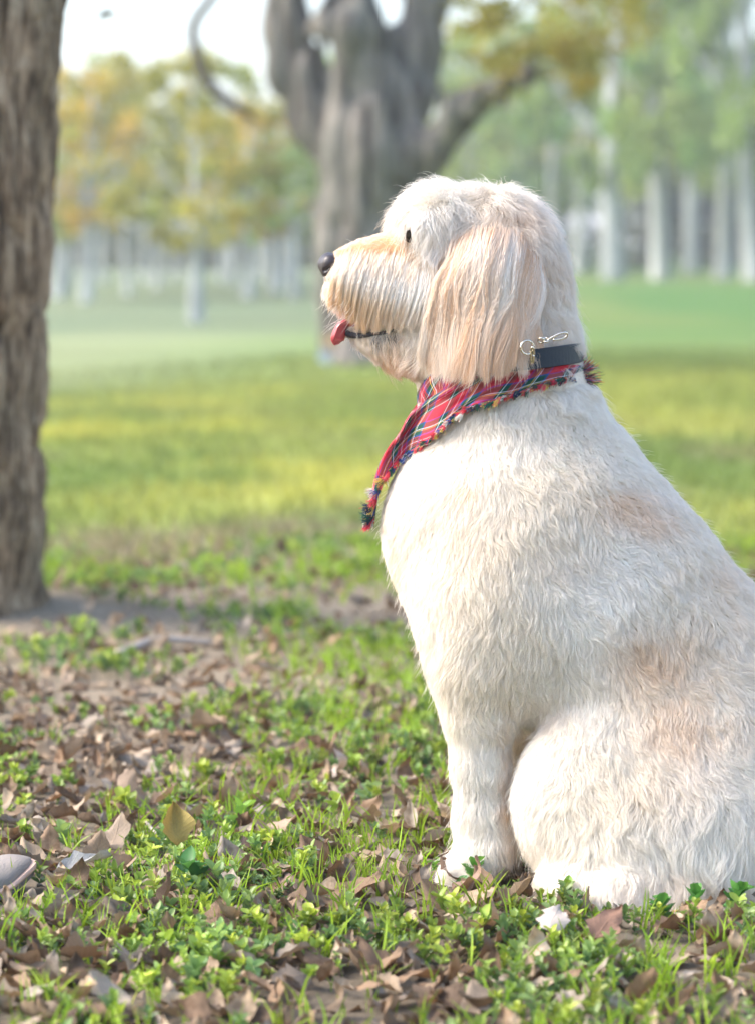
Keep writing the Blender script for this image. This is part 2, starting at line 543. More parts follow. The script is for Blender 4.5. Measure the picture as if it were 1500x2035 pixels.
def sprig_template(seed, pairs=4, h=0.04, leaf=0.014, width=0.54):
    """small weed: a bent stem with opposite pairs of oval leaves"""
    r = np.random.default_rng(seed); parts = []
    lean = r.uniform(-0.5, 0.5, 2) * h
    tt = np.linspace(0, 1, 5)
    path = np.stack([lean[0] * tt ** 1.5, lean[1] * tt ** 1.5, h * tt], -1)
    v, f, uv = ribbon(path, 0.0009, (0.3, 1, 0)); parts.append((v, f, uv, (1.6, 1.15, 1.5)))
    az = r.uniform(0, 6.28)
    for k in range(pairs):
        t = 0.3 + 0.7 * (k + 1) / pairs
        c = np.array([np.interp(t, tt, path[:, i]) for i in range(3)])
        az += pi / 2 + r.uniform(-0.3, 0.3)
        sz = leaf * (0.75 + 0.5 * math.sin(pi * (0.25 + 0.6 * k / pairs))) * r.uniform(0.8, 1.15)
        for q in (0, pi):
            lv, lf, luv = leaf_template(6, 3, 1, width, 0, r.uniform(-0.4, 0.9) + 0.01, 0.35, 0, int(r.integers(1e6)), True)
            el = r.uniform(0.15, 0.65) + 0.35 * k / pairs
            Rm = rotz(np.array(az + q + r.uniform(-0.25, 0.25))) @ roty(np.array(-el)) @ rotx(np.array(r.uniform(-0.4, 0.4)))
            lv = (Rm @ (lv * sz).T).T + c
            top = k / max(pairs - 1, 1)
            parts.append((lv, lf, luv, (0.85 + 0.55 * top, 0.85 + 0.3 * top, 0.9)))
    return join_t(parts)

def blade_template(seed, n=4):
    """a tuft of grass blades about 1 high"""
    r = np.random.default_rng(seed); parts = []
    for k in range(n):
        a = r.uniform(0, 6.28); b = r.uniform(0.05, 0.55); hh = r.uniform(0.55, 1.0)
        t = np.linspace(0, 1, 4)
        path = np.stack([np.cos(a) * b * t ** 2, np.sin(a) * b * t ** 2, hh * t * (1 - 0.12 * t)], -1)
        path[:, :2] += r.uniform(-0.12, 0.12, 2)
        v, f, uv = ribbon(path, np.array([0.022, 0.024, 0.018, 0.002]), (np.sin(a + r.uniform(-1, 1)), np.cos(a), 0.1))
        g = r.uniform(0.8, 1.2)
        parts.append((v, f, uv, (g, g, g)))
    return join_t(parts)

LEAFS = []
for k in range(14):
    r = np.random.default_rng(100 + k)
    LEAFS.append(leaf_template(11, 7, 1.0, r.uniform(0.36, 0.66), [0, 0.06, 0.14, 0.26][k % 4], r.uniform(-1.2, 1.9) + 0.05, r.uniform(-0.3, 0.7), r.uniform(-0.6, 0.6), 100 + k))
SPRIGS = [sprig_template(200 + k, 3 + k % 3, [0.022, 0.032, 0.042][k % 3], [0.011, 0.014, 0.016][k % 3]) for k in range(9)]
TUFTS = [blade_template(300 + k, 3 + k % 3) for k in range(6)]

M_LITTER = leafy('dry_leaf', 'attr', 0.15, 0.65, 0.25, True, (1.0, 0.8, 0.6))
M_LEAFOBJ = leafy('dry_leaf_single', 'obj', 0.15, 0.65, 0.25, True, (1.0, 0.8, 0.6))
M_WEED = leafy('weed_green', 'attr', 0.35, 0.4, 0.4)
M_WEEDOBJ = leafy('weed_green_single', 'both', 0.35, 0.4, 0.4)
M_GRASS = leafy('grass_blade', 'attr', 0.4, 0.5, 0.35)
M_TWIG = simple('twig_bark', (0.26, 0.20, 0.16), 0.85, noise=(40, (0.45, 0.42, 0.38)))

BROWNS = np.array([[0.26, 0.175, 0.11], [0.31, 0.225, 0.15], [0.19, 0.125, 0.08], [0.38, 0.29, 0.20], [0.28, 0.22, 0.165], [0.43, 0.345, 0.255], [0.14, 0.095, 0.062], [0.32, 0.275, 0.225]])
GREENS = np.array([[0.16, 0.28, 0.07], [0.21, 0.35, 0.07], [0.13, 0.25, 0.10], [0.28, 0.41, 0.07], [0.19, 0.32, 0.13]])

def wedge(n, d0, d1, side=1.3, extra=0.35, power=1.0, seed=0):
    """random ground points in the part of the ground the lens sees, with room to the sides"""
    r = np.random.default_rng(seed)
    # density per ground area even: pdf of d ~ width(d)
    d = np.linspace(d0, d1, 400); w = (0.1412 * side * d + extra) / d ** (power - 1)
    cdf = np.cumsum(w); cdf = (cdf - cdf[0]) / (cdf[-1] - cdf[0])
    dd = np.interp(r.random(n), cdf, d)
    x = r.uniform(-1, 1, n) * (0.1412 * side * dd + extra)
    return x, dd - CAM_D

FEET = [(-0.40, -0.10, 0.045), (-0.45, -0.12, 0.06), (-0.52, -0.14, 0.06),   # paw / rump footprints (x, y, radius) kept clear of tall plants, filled after the dog is laid out
    (0.085, -0.07, 0.05), (0.12, -0.07, 0.055), (0.20, -0.16, 0.045), (0.27, -0.205, 0.055), (0.33, -0.20, 0.06), (0.40, -0.19, 0.07), (0.48, -0.02, 0.2), (0.40, 0.0, 0.17), (0.14, 0.07, 0.05)]
FEET += [(0.24, -0.25, 0.035), (0.32, -0.26, 0.035), (0.38, -0.25, 0.035), (0.085, -0.15, 0.045), (0.07, -0.11, 0.045), (0.10, -0.13, 0.05), (0.14, -0.12, 0.03), (0.185, -0.19, 0.04), (0.22, -0.235, 0.03), (0.28, -0.25, 0.03)]
def clear_of_dog(x, y, m=0.0):
    ok = np.ones(len(x), bool)
    for fx, fy, fr in FEET: ok &= (x - fx) ** 2 + (y - fy) ** 2 > (fr + m) ** 2
    ok &= (x - TREE_A[0]) ** 2 + (y - TREE_A[1]) ** 2 > 0.27 ** 2
    ok &= (x - TREE_B[0]) ** 2 + (y - TREE_B[1]) ** 2 > 0.36 ** 2
    return ok

def euler_R(n, tilt, seed):
    r = np.random.default_rng(seed)
    return rotz(r.uniform(0, 2 * pi, n)) @ roty(r.normal(0, tilt, n)) @ rotx(r.normal(0, tilt, n))

def build_ground_cover():
    # leaf litter, joined
    x, y = wedge(14000, 1.9, 6.4, 1.35, 0.45, 1.5, 1)
    dd = y + CAM_D
    dens = fbm(vec3(x * 2.4, y * 2.4, 0), 2, 61)
    keep = clear_of_dog(x, y, -0.02) & (rng.random(len(x)) < 1 - 0.6 * smooth(0.6, 1.4, y)) & (dens + rng.uniform(-0.5, 0.9, len(x)) > -0.25 - 0.5 * (y < 1.0))
    x, y = x[keep], y[keep]; n = len(x)
    sc = rng.uniform(0.016, 0.048, n)
    R = euler_R(n, 0.27, 2)
    z = ground_z(x, y) + sc * 0.10 + rng.uniform(0.0, 0.009, n)
    c = BROWNS[rng.integers(0, len(BROWNS), n)] * rng.uniform(0.65, 1.3, (n, 1))
    o = scatter('leaf_litter', LEAFS, rng.integers(0, len(LEAFS), n), np.stack([x, y, z], -1), R, sc, c, M_LITTER)
    tag(o, 'bed of small broken brown leaves lying under the weeds', 'leaf litter', kind='stuff')
    # weeds, joined
    x, y = wedge(36000, 1.9, 6.6, 1.35, 0.4, 1.55, 3)
    dens = fbm(vec3(x * 5.5, y * 5.5, 4), 3, 71)
    d = y + CAM_D
    thr = 0.03 + 0.26 * smooth(3.5, 4.4, d) - 0.12 * smooth(5.2, 6.2, d)
    keep = clear_of_dog(x, y, -0.01) & (dens + rng.uniform(-0.22, 0.22, len(x)) > thr)
    x, y, dens = x[keep], y[keep], dens[keep]; n = len(x)
    sc = rng.uniform(0.3, 0.78, n)
    hue = fbm(vec3(x * 5, y * 5, 9), 2, 81)
    c = GREENS[rng.integers(0, len(GREENS), n)] * (1 + 0.5 * hue)[:, None] * rng.uniform(0.8, 1.25, (n, 1))
    o = scatter('weeds', SPRIGS, rng.integers(0, len(SPRIGS), n), np.stack([x, y, ground_z(x, y)], -1), euler_R(n, 0.25, 4), sc, c, M_WEED)
    tag(o, 'carpet of tiny green leafy weeds growing between the dead leaves', 'weeds', kind='stuff')
    # grass near
    x, y = wedge(17000, 1.9, 6.6, 1.35, 0.4, 1.4, 5)
    dens = fbm(vec3(x * 2.0 + 7, y * 2.0, 4), 2, 171)
    keep = clear_of_dog(x, y, 0.0) & (dens + rng.uniform(-0.3, 0.3, len(x)) > 0.03)
    x, y = x[keep], y[keep]
    n = len(x)
    sc = rng.uniform(0.022, 0.062, n)
    c = np.array([0.24, 0.40, 0.035]) * rng.uniform(0.7, 1.3, (n, 1)) + rng.uniform(0, 0.08, (n, 1)) * np.array([1, 0.6, 0])
    o1 = (np.stack([x, y, ground_z(x, y)], -1), sc, c)
    # lawn further away
    x, y = wedge(56000, 5.4, 22.0, 1.25, 0.6, 1.55, 6)
    d = y + CAM_D
    edge = np.clip(13.6 + 1.55 * (x + 2.0), 12.6, 18.8)
    n1 = fbm(vec3(x * 1.1, y * 0.5, 0), 3, 21)
    keep = clear_of_dog(x, y) & (d + n1 * 0.9 > 6.2) & (d < edge + rng.uniform(-2.6, 4.6, len(d)))
    x, y = x[keep], y[keep]; d = d[keep]; n2 = len(x)
    c2 = ground_colour(x, y) * rng.uniform(0.7, 1.5, (n2, 1)) * np.array([1.10, 1.02, 1.0])  # blades carry the sunlit patches painted in ground_colour
    sc2 = rng.uniform(0.03, 0.06, n2) * (1 + 0.03 * d)
    pos = np.concatenate([o1[0], np.stack([x, y, ground_z(x, y)], -1)]); sc = np.concatenate([o1[1], sc2]); c = np.concatenate([o1[2], c2])
    n = len(pos)
    o = scatter('grass', TUFTS, rng.integers(0, len(TUFTS), n), pos, euler_R(n, 0.15, 7), sc, c, M_GRASS)
    tag(o, 'short green and yellow grass of the lawn, sunlit patches put into its colour', 'grass', kind='stuff')

build_ground_cover()

# ------------------------------------------------------------------ trees
def bark_material(name, c1, c2, c3, sx=6.0, sz=0.8, bump=0.6, dist=0.01, marks=False):
    m, nt, b = new_mat(name)
    tc = N(nt, 'ShaderNodeTexCoord'); mp = N(nt, 'ShaderNodeMapping'); mp.inputs['Scale'].default_value = (sx, sx, sz)
    nt.links.new(tc.outputs['Object'], mp.inputs[0])
    nz = N(nt, 'ShaderNodeTexNoise'); nz.inputs['Scale'].default_value = 4; nz.inputs['Detail'].default_value = 9; nz.inputs['Roughness'].default_value = 0.7
    nt.links.new(mp.outputs[0], nz.inputs['Vector'])
    r = ramp(nt, [(0.38, c1), (0.5, c2), (0.62, c3)]); nt.links.new(nz.outputs[0], r.inputs[0])
    n2 = N(nt, 'ShaderNodeTexNoise'); n2.inputs['Scale'].default_value = 3.5; n2.inputs['Detail'].default_value = 3
    nt.links.new(tc.outputs['Object'], n2.inputs['Vector'])
    r2 = ramp(nt, [(0.35, (0.8, 0.83, 0.78)), (0.65, (1.15, 1.1, 1.05))]); nt.links.new(n2.outputs[0], r2.inputs[0])
    c = mixc(nt, 1.0, r.outputs[0], r2.outputs[0], 'MULTIPLY')
    if marks:
        # old paint marks low on the trunk, where the trunk faces the path
        for (mx_, mz, sx_, sz_, cc, st) in marks:
            g = N(nt, 'ShaderNodeVectorMath', operation='SUBTRACT'); nt.links.new(tc.outputs['Object'], g.inputs[0]); g.inputs[1].default_value = (mx_, 0, mz)
            g2 = N(nt, 'ShaderNodeVectorMath', operation='MULTIPLY'); nt.links.new(g.outputs[0], g2.inputs[0]); g2.inputs[1].default_value = (1 / sx_, 0, 1 / sz_)
            ln = N(nt, 'ShaderNodeVectorMath', operation='LENGTH'); nt.links.new(g2.outputs[0], ln.inputs[0])
            mr = N(nt, 'ShaderNodeMapRange'); mr.inputs['From Min'].default_value = 1.15; mr.inputs['From Max'].default_value = 0.75; mr.inputs['To Max'].default_value = st
            nt.links.new(ln.outputs['Value'], mr.inputs[0])
            c = mixc(nt, mr.outputs[0], c, cc)
    nt.links.new(c, b.inputs['Base Color'])
    b.inputs['Roughness'].default_value = 0.95; b.inputs['Specular IOR Level'].default_value = 0.2
    bp = N(nt, 'ShaderNodeBump'); bp.inputs['Strength'].default_value = bump; bp.inputs['Distance'].default_value = dist
    nt.links.new(nz.outputs[0], bp.inputs['Height']); nt.links.new(bp.outputs[0], b.inputs['Normal'])
    return m

M_LEAVES = leafy('tree_leaves', 'both', 0.45, 0.5, 0.3)

def crown_mesh(name, clumps, per, size, seed, flat=0.7):
    """leaves gathered in clumps: centres (n,4) = x, y, z, radius"""
    r = np.random.default_rng(seed)
    V = []; C = []
    for (cx, cy, cz, cr) in clumps:
        n = int(per * r.uniform(0.7, 1.3))
        d = r.standard_normal((n, 3)); d /= np.linalg.norm(d, axis=1, keepdims=True)
        p = d * (cr * r.random((n, 1)) ** 0.45) * np.array([1, 1, flat]) + np.array([cx, cy, cz])
        R = euler_R(n, 0.8, int(r.integers(1e9)))
        s = size * r.uniform(0.6, 1.3, n)
        q = np.array([[-0.5, 0, 0], [0, -0.28, 0.05], [0.5, 0, 0], [0, 0.28, 0.05]])
        V.append((np.einsum('nij,mj->nmi', R, q) * s[:, None, None] + p[:, None]).reshape(-1, 3))
        tone = r.uniform(0.75, 1.3) * r.uniform(0.8, 1.2, (n, 1)); warm = r.uniform(-0.12, 0.18)
        C.append(np.repeat(tone * np.array([1 + warm, 1, 1 - warm * 0.5]), 4, 0))
    V = np.concatenate(V); C = np.concatenate(C)
    F = np.arange(len(V)).reshape(-1, 4)
    me = mesh_from(name, V, F, False)
    vcol(me, 'col', C)
    me.materials.append(M_LEAVES)
    return me

# ---- near trunk on the left
def near_tree():
    root = empty('oak_tree', (TREE_A[0], TREE_A[1], 0))
    tag(root, 'closest tree, its deeply furrowed brown trunk cut by the left edge of the photo', 'tree')
    zs = np.concatenate([np.linspace(-0.15, 1.5, 520), np.linspace(1.52, 5.5, 90)])
    nth = 300
    th = np.linspace(0, 2 * pi, nth, endpoint=False)
    # measured right-hand outline of the trunk
    oz = []; ox = []
    for (px_, py_) in [(128, -60), (120, 0), (113, 60), (110, 160), (106, 250), (101, 350), (93, 520), (88, 600), (82, 700), (83, 800), (80, 900), (78, 1000), (74, 1060), (64, 1130), (62, 1180), (70, 1215), (105, 1240)]:
        p = P(px_, py_, TREE_A[1]); ox.append(p[0] - TREE_A[0]); oz.append(p[2])
    oz = np.array(oz)[::-1]; ox = np.array(ox)[::-1]
    edge = np.interp(zs, oz, ox)
    edge[zs > 1.3] = edge[np.searchsorted(zs, 1.3)] + (zs[zs > 1.3] - 1.3) * 0.02
    rad = 0.19 - 0.02 * np.clip(zs, 0, 1.5) - 0.012 * np.clip(zs - 1.5, 0, 9) + 0.035 * np.exp(-np.clip(zs + 0.02, 0, 9) / 0.09)
    cx = edge - rad + 0.012
    T, Z = np.meshgrid(th, zs, indexing='ij')
    Rr = np.broadcast_to(rad, T.shape)
    # ridged bark: plates stretched upward, furrows between them
    warp = 0.35 * fbm(vec3(np.cos(T) * 2.2, np.sin(T) * 2.2, Z * 3.0), 2, 3)
    q = vec3(np.cos(T) * 6.4 + warp, np.sin(T) * 6.4 + warp, Z * 4.4)
    a = 1 - np.abs(vnoise(q, 11)) * 2.2
    b_ = 1 - np.abs(vnoise(vec3(np.cos(T) * 9 + 2 * warp, np.sin(T) * 9, Z * 6.0 + warp), 12)) * 2.0
    furrow = -np.clip(a, 0, 1) ** 1.6 * 0.028 - np.clip(b_, 0, 1) ** 2 * 0.010
    plate = 0.006 * fbm(vec3(np.cos(T) * 14, np.sin(T) * 14, Z * 22), 3, 14) + 0.0035 * fbm(vec3(np.cos(T) * 40, np.sin(T) * 40, Z * 60), 2, 15)
    flare = 0.05 * np.exp(-np.clip(Z + 0.02, 0, 9) / 0.08) * (0.5 + 0.5 * np.sin(T * 5 + 0.6))
    RR = Rr + furrow + plate + flare
    V = np.stack([cx[None, :] + RR * np.cos(T), RR * np.sin(T), Z], -1).reshape(-1, 3)
    V[:, 2] += ground_z(TREE_A[0], TREE_A[1]) * 0
    me = mesh_from('trunk', V, grid_faces(nth, len(zs), True)[:, ::-1])
    link('trunk', me, bark_material('bark_oak', (0.065, 0.045, 0.028), (0.24, 0.175, 0.115), (0.46, 0.36, 0.25), 11, 2.4, 0.8, 0.006), root)
    # limbs and crown, above the picture
    r = np.random.default_rng(5)
    cl = []
    for k in range(5):
        a0 = k * 1.26 + 0.3
        pts = [(cx[-1] * 0.8, 0, 3.0 + 0.4 * k), (cx[-1] + 0.5 * cos(a0), 0.5 * sin(a0), 3.9 + 0.4 * k), (cx[-1] + 1.5 * cos(a0), 1.5 * sin(a0), 4.8 + 0.35 * k)]
        v, f = tube(interp(np.linspace(0, 1, 8), pts), np.linspace(0.07, 0.02, 8), 8)
        link('limb', mesh_from('limb', v, f), bpy.data.materials['bark_oak'], root)
        for q_ in range(5):
            cl.append((pts[2][0] + r.normal(0, 0.6), pts[2][1] + r.normal(0, 0.6), pts[2][2] + r.normal(0.2, 0.35), 0.42))
    o = link('crown', crown_mesh('near_crown', cl, 55, 0.1, 6), None, root); o.color = (0.13, 0.19, 0.05, 1)

near_tree()

# ---- forked tree in the middle distance
def forked_tree():
    Y = TREE_B[1]
    root = empty('forked_tree', (0, 0, 0))
    tag(root, 'big blurred grey tree whose trunk forks into several limbs behind the head of the dog', 'tree')
    S = (Y + CAM_D) / FPX
    def pr(pts, Y0=Y):
        return [(P(x, y, Y0 + dy), r * S) for (x, y, r, dy) in pts]
    chains = [
        [(742, 775, 132, 0), (740, 700, 106, 0), (735, 600, 98, 0), (730, 500, 94, 0), (727, 400, 97, 0), (735, 300, 108, 0), (738, 240, 100, 0)],
        [(690, 310, 70, 0), (640, 230, 66, .05), (588, 150, 56, .1), (578, 60, 50, .1), (572, -60, 48, .1), (520, -330, 36, .2), (430, -620, 24, .4)],
        [(735, 260, 80, 0), (718, 150, 64, -.05), (712, 60, 58, -.05), (705, -60, 52, 0), (700, -400, 36, -.3), (720, -760, 18, -.6)],
        [(745, 270, 80, 0), (808, 190, 68, .05), (832, 90, 54, .1), (842, 0, 48, .1), (860, -120, 42, .2), (960, -420, 26, .5), (1080, -640, 14, .8)],
        [(800, 370, 52, -.1), (848, 292, 46, -.2), (905, 228, 36, -.3), (970, 182, 27, -.4), (1050, 147, 19, -.5), (1085, 138, 9, -.55)],
        [(700, 735, 60, -.25), (660, 765, 40, -.35), (625, 778, 22, -.4)],
        [(790, 735, 60, -.2), (850, 765, 38, -.3), (900, 780, 18, -.35)],
        [(655, 45, 46, -.12), (700, 60, 50, -.15), (712, 100, 40, -.1)],
    ]
    prims = []
    for ch in chains:
        pts = pr(ch)
        for (a, ra), (b, rb) in zip(pts[:-1], pts[1:]): prims.append((a, ra, b, rb))
    h = 0.028
    lo = np.array([-1.9, Y - 1.4, -0.25]); hi = np.array([2.6, Y + 1.0, 4.7])
    n = np.ceil((hi - lo) / h).astype(int)
    g = np.stack(np.meshgrid(*[lo[i] + np.arange(n[i]) * h for i in range(3)], indexing='ij'), -1).astype(np.float32)
    f = np.full(g.shape[:3], 9.0, np.float32)
    for (a, ra, b, rb) in prims:
        bl = np.minimum(a, b) - max(ra, rb) - 0.25; bh = np.maximum(a, b) + max(ra, rb) + 0.25
        i0 = np.clip(((bl - lo) / h).astype(int), 0, n); i1 = np.clip(((bh - lo) / h).astype(int) + 1, 0, n)
        if np.any(i1 <= i0): continue
        s = tuple(slice(i0[k], i1[k]) for k in range(3))
        f[s] = smin(f[s], cone_sdf(g[s], a, ra, b, rb, 1.0), 0.09)
    near = np.abs(f) < 0.12
    pn = g[near].astype(float)
    ang = np.arctan2(pn[:, 1] - Y, pn[:, 0] + 0.05)
    f[near] += (np.clip(1 - np.abs(vnoise(np.stack([pn[:, 0] * 9, pn[:, 1] * 9, pn[:, 2] * 1.5], -1), 7)) * 2.2, 0, 1) * 0.06
                - 0.04 * fbm(pn * np.array([6, 6, 3.0]), 3, 8)).astype(np.float32)
    v, q = surface_nets(f, lo, h)
    me = mesh_from('trunk', v, q)
    p1 = P(650, 700, Y - .3); p2 = P(655, 672, Y - .3)
    M = bark_material('bark_grey', (0.07, 0.065, 0.06), (0.165, 0.155, 0.145), (0.28, 0.265, 0.25), 3, 0.4, 0.7, 0.03,
                      marks=[(P(640, 722, Y - .3)[0], P(640, 722, Y - .3)[2], 0.075, 0.085, (0.15, 0.23, 0.29), 0.7),
                             (P(655, 678, Y - .3)[0], P(655, 678, Y - .3)[2], 0.045, 0.05, (0.32, 0.23, 0.11), 0.7)])
    link('trunk', me, M, root)
    # drooping bare branch left of the fork
    pts = [P(x, y, Y + dy) for x, y, dy in [(600, -330, .2), (500, -170, -.2), (450, -60, -.3), (425, 0, -.3), (392, 30, -.3), (380, 52, -.3), (384, 100, -.3), (400, 145, -.3), (432, 185, -.3), (470, 215, -.3), (505, 238, -.3)]]
    path = interp(np.linspace(0, 1, 60), pts)
    path += 0.02 * np.stack([vnoise(path * 5, 1), vnoise(path * 5, 2), vnoise(path * 5, 3)], -1)
    rr = np.interp(np.linspace(0, 1, 60), [0, .4, .6, .8, .93, 1], np.array([26, 12, 10, 12, 12, 3]) * S * 0.92)
    v, f_ = tube(path, rr, 10)
    link('branch', mesh_from('branch', v, f_), simple('branch_bark', (0.075, 0.062, 0.05), 0.9), root)
    v, f_ = tube([P(380, 52, Y - .3), P(352, 62, Y - .35), P(372, 40, Y - .3)], [0.02, 0.012, 0.01], 6)
    # hanging foliage in the upper right corner, and the crown overhead
    r = np.random.default_rng(12)
    cl = []
    for k in range(60):
        x = r.uniform(1010, 1290); y = r.uniform(-120, 110) * (1 if x < 1230 else 0.7)
        if 900 < x < 1060 and y > 0: continue
        p = P(x, y, Y + r.uniform(-1.2, 2.0)); cl.append((*p, 0.16))
    for k in range(26):
        p = P(r.uniform(960, 1180), r.uniform(90, 190), Y + r.uniform(-.9, -.2)); cl.append((*p, 0.13))
    for k in range(16):
        p = P(r.uniform(880, 1010), r.uniform(-80, 60), Y + r.uniform(-.5, 2)); cl.append((*p, 0.12))
    o = link('foliage', crown_mesh('low_foliage', cl, 26, 0.075, 13), None, root); o.color = (0.30, 0.27, 0.05, 1)
    cl = []
    for k in range(90):
        a0 = r.uniform(0, 2 * pi); rr_ = 3.6 * math.sqrt(r.random())
        cl.append((rr_ * cos(a0), Y + rr_ * sin(a0), 4.2 + 2.6 * r.random() * (1.1 - rr_ / 4.5) + 0.3, 0.5))
    o = link('crown', crown_mesh('fork_crown', cl, 42, 0.13, 14), None, root); o.color = (0.19, 0.22, 0.05, 1)

forked_tree()

# ---- tree line across the lawn
M_PALEBARK = bark_material('bark_pale', (0.28, 0.30, 0.31), (0.46, 0.485, 0.50), (0.60, 0.63, 0.65), 2, 0.6, 0.4, 0.02)
M_DARKBARK = bark_material('bark_dark', (0.09, 0.085, 0.08), (0.16, 0.15, 0.14), (0.25, 0.24, 0.23), 2, 0.6, 0.4, 0.02)

def crown_variant(k):
    r = np.random.default_rng(400 + k)
    cl = []
    # unit tree: crown fills z 0..1, radius 0.5
    for q in range(47):
        z = r.random() ** 0.9
        R = 0.5 * math.sqrt(max(0.05, 1 - abs(z - 0.42) ** 1.6 * 2.1))
        a0 = r.uniform(0, 2 * pi); rr_ = R * math.sqrt(r.random()) * 1.02
        cl.append((rr_ * cos(a0), rr_ * sin(a0), z * 0.92 + 0.04, r.uniform(0.06, 0.12)))
    return crown_mesh('crown_leaves', cl, 62, 0.05, 500 + k, 0.8)
CROWNS = [crown_variant(k) for k in range(5)]

def trunk_variant(k):
    r = np.random.default_rng(600 + k)
    z = np.linspace(-0.05, 1, 14)
    lean = r.uniform(-0.03, 0.03, 2)
    path = np.stack([lean[0] * z + 0.008 * np.sin(z * 6 + k), lean[1] * z + 0.008 * np.cos(z * 5 + k), z], -1)
    rad = 0.030 * (1 - 0.62 * np.clip(z, 0, 1)) + 0.008 * np.exp(-np.clip(z, 0, 1) / 0.03)
    parts = [tube(path, rad, 10)]
    for q in range(5):
        z0 = r.uniform(0.34, 0.7); a0 = r.uniform(0, 6.28); L = r.uniform(0.15, 0.32)
        b = np.array([lean[0] * z0, lean[1] * z0, z0])
        p = [b, b + np.array([cos(a0) * L * 0.45, sin(a0) * L * 0.45, L * 0.5]), b + np.array([cos(a0) * L * .9, sin(a0) * L * .9, L * 1.2])]
        parts.append(tube(interp(np.linspace(0, 1, 5), p), np.linspace(0.012, 0.003, 5), 6))
    v, f = join_parts(parts)
    return mesh_from('trunk', v, f)
TRUNKS = [trunk_variant(k) for k in range(4)]
for t_ in TRUNKS: t_.materials.append(None)

def far_tree(px_, d, H_, trunk_px, base, rad, colr, k, bark, label, group, name='park_tree'):
    y = d - CAM_D
    x = (px_ - 750) / FPX * d
    z = float(ground_z(x, y))
    root = empty(name, (x, y, z))
    tag(root, label, 'tree', group)
    tr = link('trunk', TRUNKS[k % 4], None, root)
    tw = trunk_px * 0.8 / FPX * d / 2
    base = base * 0.8; rad = rad * 1.12; H_ = H_ * 1.04
    tr.scale = (tw / 0.024, tw / 0.024, H_ * 0.9)
    tr.rotation_euler = (0.05 * math.sin(px_ * 1.3), 0.055 * math.sin(px_ * 0.7 + 1), px_ * 0.37)
    tr.material_slots[0].link = 'OBJECT'; tr.material_slots[0].material = bark
    cr = link('crown', CROWNS[k % 5], None, root)
    cr.location = (0, 0, base); cr.scale = (rad * 2, rad * 2, H_ - base); cr.rotation_euler = (0, 0, k * 1.7)
    cr.color = (*colr, 1)
    return root

GOLD = (0.50, 0.38, 0.06); OLIVE = (0.34, 0.34, 0.07); LIME = (0.32, 0.42, 0.09); GREEN = (0.21, 0.32, 0.08); DEEP = (0.07, 0.13, 0.055); BLUEG = (0.17, 0.27, 0.11)
# name of look, px of trunk, distance, height, trunk px width, crown base, crown radius, colour, variant, bark, label
LEFT = [
    (395, 34, 3.3, 30, 1.15, 1.15, OLIVE, 0, M_PALEBARK, 'tree with the thickest pale trunk left of the forked tree, under a yellow green crown'),
    (170, 42, 3.5, 26, 1.3, 1.0, GOLD, 1, M_PALEBARK, 'orange gold autumn tree with a short white trunk beside the furrowed trunk'),
    (255, 46, 4.0, 16, 1.4, 1.25, OLIVE, 2, M_PALEBARK, 'olive crowned blurred tree next to the orange gold tree'),
    (318, 49, 4.1, 18, 1.5, 1.2, OLIVE, 3, M_PALEBARK, 'olive tree just left of the thickest pale trunk'),
    (118, 44, 2.7, 30, 1.0, 0.9, LIME, 4, M_PALEBARK, 'low lime green tree half hidden by the furrowed trunk'),
    (492, 45, 3.1, 24, 1.2, 1.0, GOLD, 5, M_PALEBARK, 'yellow crowned tree right of the thickest pale trunk'),
    (545, 48, 3.3, 26, 1.2, 1.0, OLIVE, 6, M_PALEBARK, 'leaning pale tree close to the left of the forked tree'),
    (585, 44, 2.6, 20, 1.0, 0.8, GREEN, 7, M_PALEBARK, 'small green tree touching the outline of the forked tree'),
]
LEFT += [
    (140, 50, 3.0, 14, 1.3, 0.8, LIME, 1, M_PALEBARK, 'thin pale trunk in front of the low lime tree'),
    (288, 55, 3.2, 13, 1.5, 0.8, OLIVE, 2, M_PALEBARK, 'slim pale tree between the two olive crowned trees'),
    (352, 58, 3.4, 13, 1.6, 0.8, LIME, 3, M_PALEBARK, 'slim lime tree close behind the thickest pale trunk'),
    (440, 56, 3.2, 15, 1.5, 0.8, OLIVE, 0, M_PALEBARK, 'slim tree between the thickest pale trunk and the yellow tree'),
    (468, 52, 2.6, 20, 1.3, 0.7, LIME, 1, M_PALEBARK, 'short leaning pale trunk left of the yellow crowned tree'),
    (522, 60, 3.6, 16, 1.6, 0.9, GREEN, 2, M_PALEBARK, 'slim green tree between the yellow and the leaning tree'),
    (565, 57, 3.0, 18, 1.4, 0.8, LIME, 3, M_PALEBARK, 'slim pale trunk just before the outline of the forked tree'),
    (205, 54, 3.6, 14, 1.6, 0.9, GOLD, 0, M_PALEBARK, 'slim golden tree right behind the orange gold tree'),
]
